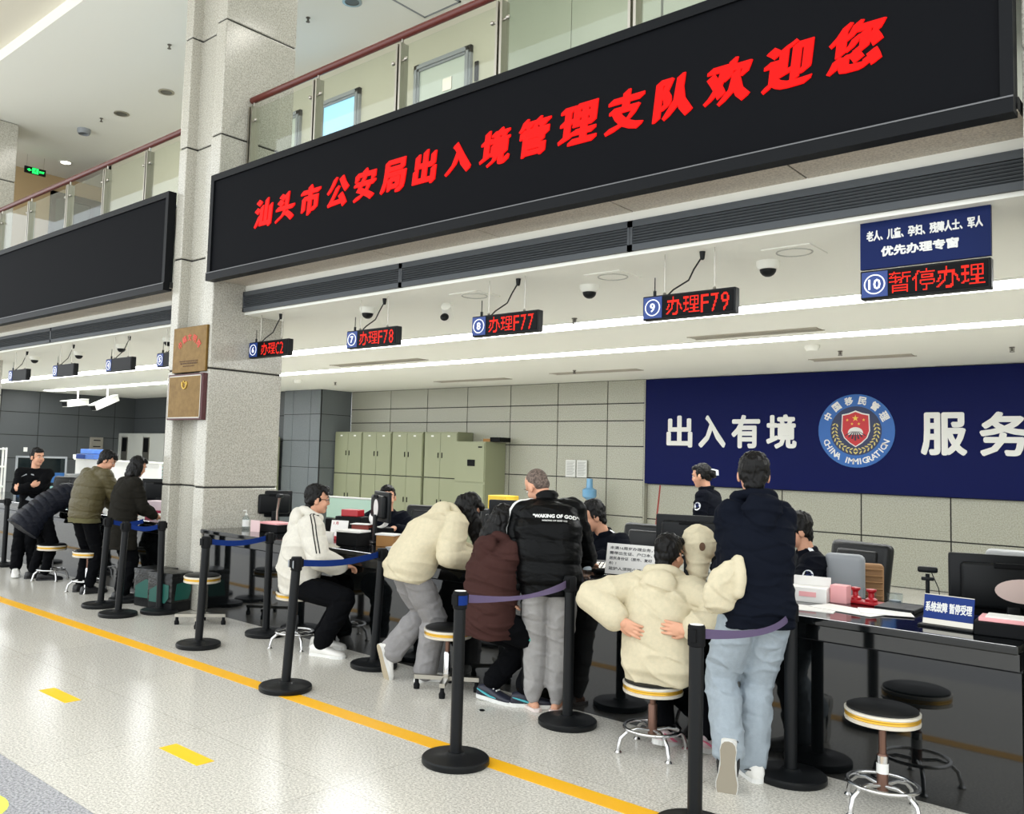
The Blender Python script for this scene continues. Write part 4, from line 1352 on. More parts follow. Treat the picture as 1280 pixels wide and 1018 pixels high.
t = thing('paper_box', 'white box with pink sides on the counter by the column', 'box', (-10.35, 5.75, CT), R(20))
MB().rbox((0, 0, .09), (.3, .2, .18), .006).build('case', mat('palepink', (226, 206, 214), .6), t)
MB().cbox((0, -.102, .04), (.3, .006, .05)).build('band', mat('crimson', (170, 30, 70), .5), t)
tag(MB().rbox((-10.0, 5.62, CT + .02), (.22, .2, .04), .004).build('paper_pile', M_paper), 'white and red paper pile on the counter by the column', 'paper')

# ------------------------------------------------------------------ people
def m3(yaw=0, pitch=0, roll=0):
    """local frame: turn left by yaw, then nod forward by pitch (degrees)"""
    return Matrix.Rotation(R(yaw), 3, 'Z') @ Matrix.Rotation(R(-pitch), 3, 'X') @ Matrix.Rotation(R(roll), 3, 'Y')


def frame(z, hint):
    z = z.normalized()
    x = (hint - z * hint.dot(z))
    if x.length < 1e-4:
        x = z.orthogonal()
    x.normalize()
    return Matrix((x, z.cross(x), z)).transposed()


class Blob(MB):
    def ball(s, c, r, Rm=None, n=16):
        return s.sphere((0, 0, 0), r, n, 0, Matrix.Translation(V(c)) @ (Rm.to_4x4() if Rm else Matrix()))

    def limb(s, pts, rs, n=14, joints=True):
        for (a, b), (ra, rb) in zip(zip(pts[:-1], pts[1:]), zip(rs[:-1], rs[1:])):
            if (V(b) - V(a)).length > 1e-5:
                s.tube([a, b], [ra, rb], n)
        for p, r in zip(pts, rs):
            s.sphere(p, r, n)
        return s

    def loft(s, secs, n=28):
        vs, fs = [], []
        for c, Rm, rx, ry, *p in secs:
            e = 2 / (p[0] if p else 2.4)
            for k in range(n):
                a = 2 * math.pi * k / n
                ca, sa = math.cos(a), math.sin(a)
                vs.append(V(c) + Rm @ V((rx * math.copysign(abs(ca) ** e, ca), ry * math.copysign(abs(sa) ** e, sa), 0)))
        for i in range(len(secs) - 1):
            for k in range(n):
                k2 = (k + 1) % n
                fs.append((i * n + k, i * n + k2, (i + 1) * n + k2, (i + 1) * n + k))
        fs.append(tuple(range(n))[::-1])
        fs.append(tuple((len(secs) - 1) * n + k for k in range(n)))
        return s.add(vs, fs)

    def grow(s, name, m, parent=None, voxel=.008, smooth=3, disp=None, fac=.5):
        me = bpy.data.meshes.new(name)
        me.from_pydata(s.v, [], s.f)
        o = bpy.data.objects.new(name, me)
        C.objects.link(o)
        md = o.modifiers.new('r', 'REMESH')
        md.mode, md.voxel_size = 'VOXEL', voxel
        if smooth:
            md = o.modifiers.new('s', 'SMOOTH')
            md.factor, md.iterations = fac, smooth
        bpy.context.view_layer.update()
        new = bpy.data.meshes.new_from_object(o.evaluated_get(bpy.context.evaluated_depsgraph_get()))
        bpy.data.objects.remove(o)
        bpy.data.meshes.remove(me)
        if disp:
            co = [v.co.copy() for v in new.vertices]
            no = [v.normal.copy() for v in new.vertices]
            for v, c, n_ in zip(new.vertices, co, no):
                v.co = c + n_ * disp(c)
        new.name = name
        new.materials.clear()
        new.materials.append(m)
        new.polygons.foreach_set('use_smooth', [True] * len(new.polygons))
        new.update()
        o = bpy.data.objects.new(name, new)
        C.objects.link(o)
        if parent:
            o.parent = parent
        return o


def bvh(o):
    return BVHTree.FromPolygons([v.co for v in o.data.vertices], [tuple(p.vertices) for p in o.data.polygons])


def ribbon(o, pts, w, m, name, parent, n=30, lift=.003):
    t = bvh(o)
    pts = [V(p) for p in pts]
    seg = []
    for k in range(n + 1):
        u = k / n * (len(pts) - 1)
        i = min(int(u), len(pts) - 2)
        p = pts[i].lerp(pts[i + 1], u - i)
        l, nn, _, _ = t.find_nearest(p)
        seg.append((l, nn))
    vs, fs = [], []
    for k, (l, nn) in enumerate(seg):
        d = (seg[min(k + 1, n)][0] - seg[max(k - 1, 0)][0]).normalized()
        s = nn.cross(d).normalized()
        vs += [l + nn * lift + s * w / 2, l + nn * lift * 1.4, l + nn * lift - s * w / 2]
    for k in range(n):
        for j in (0, 1):
            fs.append((k * 3 + j, k * 3 + j + 1, (k + 1) * 3 + j + 1, (k + 1) * 3 + j))
    return MB().add(vs, fs).build(name, m, parent, True)


def stamp(o, polys, c, right, up, m, name, parent, lift=.004):
    """flat shapes in (right, up) metres pressed onto garment o around point c, looking along -normal"""
    t = bvh(o)
    right, up = V(right).normalized(), V(up).normalized()
    nn = right.cross(up)
    mb = MB()
    for vs, fs in polys:
        out = []
        for x, y in vs:
            p = V(c) + right * x + up * y
            l, _, _, _ = t.ray_cast(p + nn * .25, -nn, .5)
            out.append((l if l else p) + nn * lift)
        mb.add(out, fs)
    return mb.build(name, m, parent)


def glyph_poly(s, w, dy=0, bold=0, h=None):
    vs, fs = glyphs(s, 0)
    x0, x1 = min(v.x for v in vs), max(v.x for v in vs)
    y0, y1 = min(v.y for v in vs), max(v.y for v in vs)
    k = w / (x1 - x0)
    ky = h / (y1 - y0) if h else k
    offs = [(0, 0)] + ([(bold, 0), (-bold, 0), (0, bold), (0, -bold)] if bold else [])
    return [([((v.x - (x0 + x1) / 2) * k + a, (v.y - (y0 + y1) / 2) * ky + b + dy) for v in vs], fs) for a, b in offs]


def disc_poly(r, ry=None, n=16):
    return ([(r * math.cos(2 * math.pi * k / n), (ry or r) * math.sin(2 * math.pi * k / n)) for k in range(n)], [tuple(range(n))])


def ik(a, c, la, lb, pole):
    d = c - a
    L = min(d.length, (la + lb) * .998)
    dn = d.normalized()
    c = a + dn * L
    x = (la * la - lb * lb + L * L) / (2 * L)
    h = math.sqrt(max(0, la * la - x * x))
    pole = V(pole)
    pp = (pole - dn * pole.dot(dn))
    pp = pp.normalized() if pp.length > 1e-4 else dn.orthogonal().normalized()
    return a + dn * x + pp * h, c


def folds(amp=.006, f=(7, 7, 13), seed=0):
    """soft drapery: broad swells plus a few thin slanting creases"""
    o = V((seed * 3.7, seed * 1.3, seed * 2.1))
    def d(c):
        p = V((c.x * f[0] * .55 + c.z * 1.2, c.y * f[1] * .55, c.z * f[2] * .5 - c.x * 1.5)) + o
        q = V((c.x * f[0] * .5 - c.z * 2.0, c.y * f[1] * .5, c.z * f[2] * .95 + c.x * 3.0)) - o
        r = 1 - abs(noise.noise(q)) * 2.6
        r2 = 1 - abs(noise.noise(q.yzx * .8 + o)) * 3
        return amp * .8 * noise.noise(p) + (amp * 1.1 * r * r * r if r > 0 else 0) - (amp * .8 * r2 ** 3 if r2 > 0 else 0)
    return d


def quilt(axis, org, period, amp, seed=0):
    a = V(axis).normalized()
    fo = folds(.004, (9, 9, 16), seed)
    def d(c):
        t = (c - V(org)).dot(a) / period
        return amp * (abs(math.sin(math.pi * t)) ** .55 - .55) + fo(c)
    return d


def shoe(name, p, ank, toe, up, top, sole, s=1, accent=None):
    f = V(toe).normalized()
    u = V(up)
    u = (u - f * u.dot(f)).normalized()
    r = f.cross(u)
    Rm = Matrix((r, f, u)).transposed()          # x right, y toe, z up
    T = Matrix.Translation(V(ank)) @ Rm.to_4x4() @ Matrix.Translation(V((0, 0, -.085 * s))) @ Matrix.Scale(s, 4)
    prof = [(-.078, .022, .045), (-.068, .034, .085), (-.03, .038, .098), (.02, .038, .094), (.06, .042, .078), (.11, .046, .062), (.16, .043, .052), (.19, .03, .044), (.2, .014, .036)]
    vs, fs = [], []
    n = 14
    for y, hw, zt in prof:
        for k in range(n):
            a = 2 * math.pi * k / n
            ca, sa = math.cos(a), math.sin(a)
            vs.append((hw * math.copysign(abs(ca) ** .75, ca), y, .016 + (zt - .016) * (.5 + .5 * math.copysign(abs(sa) ** .75, sa))))
    for i in range(len(prof) - 1):
        for k in range(n):
            k2 = (k + 1) % n
            fs.append((i * n + k, (i + 1) * n + k, (i + 1) * n + k2, i * n + k2))
    fs += [tuple(range(n)), tuple((len(prof) - 1) * n + k for k in range(n))[::-1]]
    o = MB().add(vs, fs, 0, T).build(name, top, p, 60)
    half = [(.0, -.086), (.018, -.082), (.031, -.068), (.037, -.04), (.034, -.005), (.033, .03), (.04, .075), (.049, .115), (.048, .145), (.04, .178), (.024, .2), (.0, .208)]
    out = half + [(-x, y) for x, y in half[-2:0:-1]]
    so = MB().prism([(x * .93, y * .97) for x, y in out], 0, .008, 0, T).prism(out, .006, .027, 1, T).build('sole', [sole, M_whitetext if top is not M_blackshoe else M_blackshoe], o)
    if accent:
        MB().tube([(.042, .09, .035), (.045, .04, .04), (.044, -.02, .055), (.036, -.065, .065)], [.003, .007, .006, .003], 6, 0, T).tube([(-.042, .09, .035), (-.045, .04, .04), (-.044, -.02, .055), (-.036, -.065, .065)], [.003, .007, .006, .003], 6, 0, T).build('side_mark', accent, o, True)
        MB().tube([(-.02, .05, .084), (.02, .05, .084)], .005, 6, 0, T).tube([(-.02, .075, .076), (.02, .075, .076)], .005, 6, 0, T).build('laces', M_whitetext, o, True)
    return o


M_eyewhite = mat('eye_white', (226, 222, 216), .3)
M_iris = mat('iris_dark', (28, 18, 14), .2)
M_lip = mat('lips', (176, 100, 92), .5)


def person(label, loc, fw, wear, s=1, pel=(0, 0, .93), pelyaw=0, spine=(3, 5, 8), side=0, twist=0, head=(0, 5, 0), arms=None, legs=None,
           female=False, hair='short', skin=None, seated=False, vox=.0068, shw=None):
    th = math.atan2(-fw[0], fw[1])
    B = Blob()
    pel = V(pel)
    f0 = m3(pelyaw, spine[0] * .4, side * .3)
    f1 = m3(pelyaw + twist * .3, spine[0], side * .6)
    f2 = m3(pelyaw + twist * .7, spine[1], side)
    f3 = m3(pelyaw + twist, spine[2], side)
    wst = pel + f1 @ V((0, 0, .13 * s))
    chs = wst + f2 @ V((0, 0, .19 * s))
    nb = chs + f3 @ V((0, 0, .19 * s))
    hf = m3(*head)
    hc = nb + f3 @ V((0, 0, .045 * s)) + hf @ V((0, .025 * s, .135 * s))
    shw = (shw or (.158 if female else .175)) * s
    sh = {'L': nb + f3 @ V((-shw, 0, -.045 * s)), 'R': nb + f3 @ V((shw, 0, -.045 * s))}
    hip = {'L': pel + f0 @ V((-.09 * s, 0, -.03 * s)), 'R': pel + f0 @ V((.09 * s, 0, -.03 * s))}
    # trunk, neck, head
    k = .86
    B.loft([(pel - f0 @ V((0, 0, .1 * s)), f0, .12 * s * k, .08 * s * k), (pel, f0, .155 * s * k, .11 * s * k), (wst, f1, .135 * s * k, .095 * s * k), (chs, f2, .155 * s * k, .11 * s * k),
            (nb - f3 @ V((0, 0, .06 * s)), f3, .145 * s * k, .085 * s * k), (nb, f3, .07 * s, .06 * s)])
    B.limb([nb - f3 @ V((0, .0, .03 * s)), hc + hf @ V((0, -.02 * s, -.055 * s))], [.056 * s, .052 * s])
    H = lambda x, y, z: hc + hf @ (V((x, y, z)) * s)
    B.ball(H(0, -.008, .03), (.076 * s, .094 * s, .088 * s), hf, 20)
    B.ball(H(0, .028, -.035), (.062 * s, .062 * s, .082 * s), hf, 20)
    B.ball(H(0, .058, -.09), (.032 * s, .028 * s, .026 * s), hf)
    for x in (-1, 1):
        B.ball(H(x * .034, .062, -.035), (.026 * s, .026 * s, .03 * s), hf)
        B.ball(H(x * .077, -.004, -.014), (.012 * s, .022 * s, .034 * s), hf)
    B.limb([H(0, .084, .012), H(0, .097, -.026)], [.010 * s, .0135 * s], 10)
    B.ball(H(0, .078, .026), (.05 * s, .016 * s, .012 * s), hf)
    # arms and hands
    J = {}
    arms = arms or {}
    for sd, sg in (('L', -1), ('R', 1)):
        a = arms.get(sd, {})
        w_ = V(a.get('w', tuple(sh[sd] + V((sg * .06, .06, -.53 * s)))))
        el, wr = ik(sh[sd], w_, .285 * s, .255 * s, a.get('pole', (sg * .4, -1, -.2)))
        J[sd] = (sh[sd], el, wr)
        B.limb([sh[sd], el, wr], [.042 * s, .036 * s, .026 * s])
        d = V(a['hand']).normalized() if 'hand' in a else (wr - el).normalized()
        nn = V(a.get('n', (-sg, 0, 0)))
        nn = (nn - d * nn.dot(d))
        nn = nn.normalized() if nn.length > 1e-4 else d.orthogonal().normalized()
        tside = d.cross(nn) * (1 if sd == 'R' else -1)
        Hm = Matrix((tside, d, nn)).transposed()
        B.ball(wr + d * .05 * s, (.042 * s, .055 * s, .018 * s), Hm)
        B.limb([wr, wr + d * .03 * s], [.026 * s, .03 * s])
        curl = a.get('curl', 45)
        for off, ln in ((.0325, .066), (.011, .076), (-.011, .07), (-.0325, .054)):
            p = wr + d * .085 * s + tside * off * s
            pts = [p - d * .02 * s, p]
            ang = 0
            for q, fr in enumerate((.45, .32, .23)):
                ang += curl * (.5, .8, .5)[q]
                dd = d * math.cos(R(ang)) + nn * math.sin(R(ang)) + tside * off * 2.2
                p = p + dd.normalized() * ln * fr * s * 1.1
                pts.append(p)
            B.limb(pts, [.0105 * s, .0102 * s, .0096 * s, .009 * s, .0085 * s], 8)
        p = wr + d * .025 * s + tside * .032 * s
        p2 = p + (d * .75 + tside * .5 + nn * .35).normalized() * .04 * s
        p3 = p2 + (d * .95 + tside * .1 + nn * .4).normalized() * .032 * s
        B.limb([wr + d * .02 * s, p, p2, p3], [.02 * s, .016 * s, .0115 * s, .0095 * s], 8)
    # legs and feet
    legs = legs or {}
    K = {}
    for sd, sg in (('L', -1), ('R', 1)):
        a = legs.get(sd, {})
        an = V(a.get('a', (sg * .1 * s, 0, .085 * s)))
        kn, an = ik(hip[sd], an, .43 * s, .41 * s, a.get('pole', (sg * .1, 1, .1)))
        toe = V(a.get('toe', (sg * .15, 1, 0))).normalized()
        up = V(a.get('up', (0, 0, 1)))
        K[sd] = (hip[sd], kn, an, toe, up)
        B.limb([hip[sd], hip[sd].lerp(kn, .5), kn, kn.lerp(an, .35), an], [.066 * s, .06 * s, .044 * s, .044 * s, .032 * s])
        u2 = (up - toe * up.dot(toe)).normalized()
        B.limb([an - u2 * .045 * s - toe * .03 * s, an - u2 * .04 * s + toe * .06 * s, an - u2 * .055 * s + toe * .14 * s], [.03 * s, .028 * s, .02 * s])
        for q in range(5):
            c = an - u2 * .06 * s + toe * .14 * s + toe.cross(u2) * (q - 2) * .016 * s
            B.limb([c, c + toe * .035 * s], [.012 * s, .01 * s], 8)
    body = B.grow('person', skin or M_skin, None, vox, 2)
    body.location = loc if len(loc) == 3 else (loc[0], loc[1], 0)
    body.rotation_euler = (0, 0, th)
    tag(body, label, 'person')
    # face
    for x in (-1, 1):
        e = MB().sphere((0, 0, 0), (.0135 * s, .007 * s, .0065 * s), 12, 0, Matrix.Translation(H(x * .031, .0815, .005)) @ hf.to_4x4()).build('eye', M_eyewhite, body, True)
        MB().sphere((0, 0, 0), (.0062 * s, .004 * s, .0062 * s), 10, 0, Matrix.Translation(H(x * .031, .0868, .005)) @ hf.to_4x4()).build('iris', M_iris, e, True)
        MB().tube([H(x * .014, .094, .027), H(x * .033, .090, .033), H(x * .054, .077, .027)], [.0035 * s, .0045 * s, .002 * s], 6).build('eyebrow', M_hair, body, True)
    MB().sphere((0, 0, 0), (.022 * s, .008 * s, .0085 * s), 12, 0, Matrix.Translation(H(0, .083, -.064)) @ hf.to_4x4()).build('mouth', M_lip, body, True)
    # hair
    G = Blob()
    if hair == 'buzz':
        G.ball(H(0, -.022, .036), (.0765 * s, .089 * s, .085 * s), hf, 20)
        G.ball(H(0, -.05, -.01), (.066 * s, .05 * s, .06 * s), hf)
        hm, amp = mat('buzz_hair', (92, 78, 70), .8, speck=(60, (70, 58, 52), (116, 100, 90), .4, .6)), .0
    else:
        hm, amp = M_hair, .006
        G.ball(H(0, -.022, .04), (.083 * s, .095 * s, .09 * s), hf, 20)
        G.ball(H(0, .04, .085), (.066 * s, .05 * s, .034 * s), hf)
        for x in (-1, 1):
            G.ball(H(x * .064, -.02, .012), (.022 * s, .05 * s, .05 * s), hf)
        if hair in ('short', 'bowl'):
            G.ball(H(0, -.046, -.015), (.07 * s, .055 * s, .062 * s), hf)
            G.ball(H(0, -.05, -.065), (.054 * s, .042 * s, .045 * s), hf)
            if hair == 'bowl':
                for q in range(7):
                    x = (q - 3) * .018
                    G.limb([H(x, .05, .095), H(x * 1.15, .092 - abs(q - 3) * .004, .052)], [.022 * s, .011 * s], 8)
        if hair == 'bun':
            G.ball(H(0, -.06, -.01), (.062 * s, .05 * s, .06 * s), hf)
            G.ball(H(0, -.125, .0), (.042 * s, .036 * s, .042 * s), hf)
        if hair == 'bob':
            G.ball(H(0, -.055, -.05), (.09 * s, .062 * s, .10 * s), hf)
            for x in (-1, 1):
                G.ball(H(x * .075, -.01, -.06), (.024 * s, .05 * s, .10 * s), hf)
            G.ball(H(0, -.06, -.13), (.1 * s, .045 * s, .05 * s), hf)
        if isinstance(hair, (list, tuple)):         # long strands: list of (start in head frame, list of local points, radii)
            G.ball(H(0, -.055, -.02), (.074 * s, .056 * s, .08 * s), hf)
            for p0, pts, rs in hair:
                G.limb([H(*p0)] + [hc + V(q) * s for q in pts], rs, 12)
    hp = folds(amp, (60, 60, 14), 5)
    G.grow('hair', hm, body, .0062, 2, hp if amp else None)
    info = dict(body=body, J=J, K=K, pel=pel, wst=wst, chs=chs, nb=nb, hc=hc, H=H, hf=hf, f0=f0, f1=f1, f2=f2, f3=f3, s=s, sh=sh)
    # top
    W = wear
    e = W.get('loose', .02)
    hem = W.get('hem', .08)
    hl = W.get('hemloose', e)
    T = Blob()
    secs = []
    fb = W.get('hemframe') or f0
    if hem > .2:
        secs.append((pel - fb @ V((0, 0, hem)), fb, .18 * s + hl + .02, .14 * s + hl + .01))
        secs.append((pel - fb @ V((0, 0, .16)), fb, .175 * s + hl, .135 * s + hl))
    else:
        secs.append((pel - fb @ V((0, 0, hem)), fb, .168 * s + hl * .6, .125 * s + hl * .6))
        secs.append((pel - fb @ V((0, 0, hem - .05)), fb, .168 * s + hl * .7, .125 * s + hl * .7))
        secs.append((pel - fb @ V((0, 0, hem - .09)), f0, .17 * s + hl, .128 * s + hl))
    be = W.get('belly', 0)
    secs += [(pel.lerp(wst, .8) + f1 @ V((0, be * .5, 0)), f1, .152 * s + e, .112 * s + e + be), (chs, f2, .168 * s + e, .118 * s + e), (nb - f3 @ V((0, 0, .085 * s)), f3, .158 * s + e, .10 * s + e * .8),
             (nb - f3 @ V((0, .0, .03 * s)), f3, .12 * s + e * .6, .075 * s + e * .5), (nb + f3 @ V((0, 0, .025 * s)), f3, .066 * s, .062 * s)]
    T.loft(secs)
    sl = W.get('sleeve', .02)
    for sd in 'LR':
        a, el, wr = J[sd]
        cuff = el.lerp(wr, W.get('cuff', .93))
        cen = nb - f3 @ V((0, 0, .085 * s))
        T.limb([cen.lerp(a, .6), a, a.lerp(el, .5), el, el.lerp(cuff, .5), el.lerp(cuff, .86), cuff], [.075 * s + e * .5, .062 * s + sl * .9, .056 * s + sl, .05 * s + sl, .046 * s + sl, .042 * s + sl * .9, .033 * s + sl * .3])
    if W.get('hood'):
        hs = W['hood']
        ring = [nb + f3 @ V((.1 * s * math.sin(R(q)), -.085 * s * math.cos(R(q)) + .0, (.045 + .02 * math.cos(R(q))) * s)) for q in range(-130, 131, 20)]
        T.limb(ring, [.032 * s * hs] * len(ring), 10)
        T.ball(nb + f3 @ V((0, -.115 * s, -.02 * s)), (.115 * s * hs, .055 * s * hs, .085 * s * hs), f3)
        T.ball(nb + f3 @ V((0, -.125 * s, -.085 * s)), (.07 * s * hs, .045 * s * hs, .08 * s * hs), f3)
    if W.get('collar'):
        ch = W['collar']
        ring = [nb + f3 @ V((.068 * s * math.sin(R(q)), -.062 * s * math.cos(R(q)), .02 * s)) for q in range(-150, 151, 20)]
        for z in (0, ch * .5, ch):
            T.limb([p + f3 @ V((0, 0, z)) for p in ring], [.017 * s] * len(ring), 8)
    if W.get('bulge'):
        for c, r in W['bulge']:
            T.ball(c, r)
    top = T.grow(W.get('topname', 'hoodie'), W['top'], body, .0078, W.get('tsmooth', 4), W.get('disp') or folds(W.get('famp', .008), W.get('ff', (7, 7, 12)), W.get('seed', 1)))
    info['top'] = top
    if W.get('cuffmat'):
        for sd in 'LR':
            a, el, wr = J[sd]
            MB().tube([el.lerp(wr, .86), el.lerp(wr, .96)], .038 * s + sl * .45, 18).build('cuff', W['cuffmat'], top, True)
    # trousers
    P = Blob()
    le = W.get('legloose', .014)
    fl = W.get('flare', 0)
    P.loft([(pel - f0 @ V((0, 0, .10 * s)), f0, .145 * s, .10 * s), (pel - f0 @ V((0, 0, .03 * s)), f0, .166 * s, .118 * s), (pel + f0 @ V((0, 0, .05 * s)), f0, .158 * s, .112 * s), (pel + f0 @ V((0, 0, .08 * s)), f0, .145 * s, .10 * s)])
    for sd in 'LR':
        h_, kn, an, toe, up = K[sd]
        end = kn.lerp(an, W.get('trlen', .93))
        P.limb([h_, h_.lerp(kn, .5), kn, kn.lerp(end, .4), kn.lerp(end, .8), end], [.09 * s + le * .4, .078 * s + le, .062 * s + le, .058 * s + le + fl * .4, .05 * s + le + fl * .8, .046 * s + W.get('ankleloose', le) + fl])
    info['pants'] = P.grow('trousers', W['pants'], body, .0085, 4, folds(W.get('pamp', .008), (9, 9, 10), W.get('seed', 1) + 3))
    # shoes
    if W.get('shoe'):
        for sd in 'LR':
            h_, kn, an, toe, up = K[sd]
            shoe('shoe', body, an, toe, up, W['shoe'], W.get('sole', M_whitetext), s * W.get('shoescale', 1.12), W.get('accent'))
    return info


M_cream_hood = cloth('cream_fleece', (204, 194, 166), spec=.1)
M_white_hood = cloth('white_fleece', (208, 204, 193), spec=.1)
M_navy = cloth('navy_fleece', (15, 19, 29), spec=.08)
M_brownhood = cloth('brown_fleece', (62, 40, 37), spec=.1)
M_puffer = mat('puffer_nylon', (4, 5, 6), .42, spec=.11, bump=((26, 26, 60), .35, .012))
M_navypuff = mat('navy_nylon', (17, 20, 30), .5, spec=.15, bump=((26, 26, 60), .3, .01))
M_olive = mat('olive_nylon', (80, 73, 47), .5, spec=.3, bump=((20, 20, 34), .5, .016))
M_darkcoat = cloth('dark_wool', (34, 32, 28), spec=.08)
M_blackshirt = cloth('black_cotton', (10, 11, 13), spec=.08)
M_uniform = cloth('uniform_navy', (12, 15, 23), spec=.08)
M_greysweat = cloth('grey_sweat', (142, 140, 140))
M_greytrack = cloth('grey_track', (158, 156, 154))
M_blackpants = cloth('black_trousers', (9, 10, 13), spec=.08)
M_denim = cloth('pale_denim', (150, 160, 168), .5)
M_sneaker = mat('white_sneaker', (228, 226, 220), .5)
M_solegum = mat('sole_tan', (184, 170, 144), .6)
M_blackshoe = mat('black_shoe', (24, 24, 26), .45)
M_badge = mat('badge_silver', (216, 218, 222), .5)


def badge(inf, sd, u, nrm, text_=None):
    """sleeve patch"""
    a, el, wr = inf['J'][sd]
    c = a.lerp(el, u)
    n = V(nrm).normalized()
    upv = (a - el).normalized()
    right = upv.cross(n)
    o = stamp(inf['top'], [disc_poly(.036, .042)], c, right, n.cross(right), M_badge, 'sleeve_badge', inf['top'], .003)
    stamp(inf['top'], [disc_poly(.016, .012), ([(-.026, .018), (.026, .018), (.026, .026), (-.026, .026)], [(0, 1, 2, 3)])], c, right, n.cross(right), M_signblue, 'badge_crest', o, .005)


# P1  young man with crossed arms, leaning back on the counter at far left
p = person('man in black long-sleeved shirt standing with crossed arms at the far left', (-12.18, 4.94), (.62, -.78),
           dict(top=M_blackshirt, topname='shirt', loose=.028, sleeve=.016, hem=.22, hemloose=.02, pants=M_blackpants, legloose=.026, shoe=M_sneaker, sole=M_whitetext, accent=M_blackshoe, famp=.007, seed=2),
           s=.985, pel=(.05, -.05, .88), spine=(-4, 2, 6), twist=14, head=(62, 4, 0), hair='short',
           arms={'L': dict(w=(.10, .25, 1.13), pole=(-1, -.2, -.5), hand=(.8, -.5, .2), n=(-.2, -1, 0), curl=40), 'R': dict(w=(-.06, .22, 1.18), pole=(1, -.1, -.5), hand=(-.6, -.8, .1), n=(.3, -1, 0), curl=40)},
           legs={'L': dict(a=(-.10, .12, .085), toe=(-.35, 1, 0)), 'R': dict(a=(.04, .30, .085), toe=(-.55, .85, 0))})
stamp(p['top'], [([(-.09, .0), (-.02, .03), (-.03, .045)], [(0, 1, 2)]), ([(.03, .03), (.075, .02), (.06, .04), (.03, .045)], [(0, 1, 2, 3)]), ([(-.02, -.30), (.09, -.33), (.12, -.29), (.05, -.28), (.02, -.25)], [(0, 1, 2, 3, 4)])],
      p['chs'] + V((.03, .1, .09)), p['f3'] @ V((-1, 0, 0)), (0, 0, 1), M_grey, 'shirt_print', p['top'])

# P2 bending far over the counter, only the back of a navy puffer coat
person('person in navy quilted coat bent far over the left counter', (-11.60, 4.88), (.12, 1),
       dict(top=M_navypuff, topname='coat', loose=.045, sleeve=.03, hem=.33, hemloose=.05, hemframe=m3(0, 38), disp=quilt((0, .85, .5), (0, 0, .9), .085, .012), pants=M_blackpants, shoe=M_blackshoe, sole=M_blackshoe, collar=.03),
       s=.98, pel=(0, -.10, .90), spine=(55, 62, 60), head=(10, 45, 0), hair='short',
       arms={'L': dict(w=(-.2, .62, .98), hand=(0, 1, -.1), n=(0, 0, -1)), 'R': dict(w=(.2, .62, .98), hand=(0, 1, -.1), n=(0, 0, -1))},
       legs={'L': dict(a=(-.12, -.12, .085)), 'R': dict(a=(.12, -.04, .085))})

# P3 olive bomber jacket
p = person('man in olive padded bomber jacket looking down over the counter', (-10.28, 4.84), (-.15, 1),
       dict(top=M_olive, topname='bomber_jacket', loose=.055, sleeve=.035, hem=.10, hemloose=.03, disp=quilt((0, .12, 1), (0, 0, .93), .145, .012, 3), pants=M_blackpants, legloose=.016, shoe=M_blackshoe, sole=M_blackshoe, collar=.02),
       s=1.0, pel=(0, -.10, .92), spine=(8, 14, 24), head=(-48, 28, 0), hair='bowl',
       arms={'L': dict(w=(-.16, .40, .98), hand=(.2, 1, -.2), n=(0, 0, -1)), 'R': dict(w=(.22, .36, .97), hand=(-.1, 1, -.2), n=(0, 0, -1))},
       legs={'L': dict(a=(-.10, -.04, .085)), 'R': dict(a=(.12, -.08, .085))})
ribbon(p['top'], [p['pel'] + V((.2 * math.sin(a), -.17 * math.cos(a), -.07)) for a in [R(q) for q in range(-150, 151, 10)]], .055, cloth('olive_rib', (96, 92, 64)), 'waistband', p['top'])

# P4 woman in dark coat
person('woman with black bobbed hair in a long dark coat left of the big column', (-9.49, 4.86), (.05, 1),
       dict(top=M_darkcoat, topname='coat', loose=.035, sleeve=.024, hem=.30, hemloose=.03, pants=M_blackpants, shoe=M_blackshoe, sole=M_blackshoe, collar=.02, famp=.008),
       s=.94, pel=(0, -.05, .88), spine=(4, 8, 14), head=(2, 22, 0), hair='bob', female=True,
       arms={'L': dict(w=(-.15, .33, .95), hand=(.1, 1, 0), n=(0, 0, -1)), 'R': dict(w=(.10, .30, .93), hand=(-.3, 1, -.2), n=(0, 0, -1))},
       legs={'L': dict(a=(-.08, 0, .085)), 'R': dict(a=(.09, -.02, .085))})

# P5 seated boy in white hoodie
p = person('boy in white hoodie and glasses sitting on a round stool at the counter', (-6.24, 4.83), (.55, .83),
           dict(top=M_white_hood, loose=.06, sleeve=.045, hem=.10, hemloose=.035, hood=1.05, belly=.02, pants=M_blackpants, legloose=.03, shoe=M_sneaker, sole=M_whitetext, famp=.011, ff=(4, 4, 6)),
           s=1.05, pel=(0, -.02, .595), spine=(2, 10, 14), head=(-6, 6, 0), hair='bowl',
           arms={'R': dict(w=(.20, .34, .74), pole=(1, -.6, -.6), hand=(-.5, 1, -.1), n=(0, 0, -1)), 'L': dict(w=(-.10, .36, .78), pole=(-1, -.5, -.4), hand=(.6, 1, -.1), n=(0, 0, -1))},
           legs={'L': dict(a=(-.04, .20, .09), pole=(-.2, 1, .8), toe=(.45, .9, 0)), 'R': dict(a=(.27, .17, .09), pole=(.5, 1, .8), toe=(.6, .8, 0))})
H = p['H']
gl = MB()
for x in (-1, 1):
    gl.tube([H(x * .033 + .021 * math.cos(R(q)), .098, .002 + .018 * math.sin(R(q))) for q in range(0, 360, 24)], .0022, 6, 0, None, True)
    gl.tube([H(x * .054, .096, .006), H(x * .082, .0, .004)], .0022, 6)
gl.tube([H(-.012, .1, .004), H(.012, .1, .004)], .0022, 6)
gl.build('glasses', M_blackmatte, p['body'], True)
a, el, wr = p['J']['R']
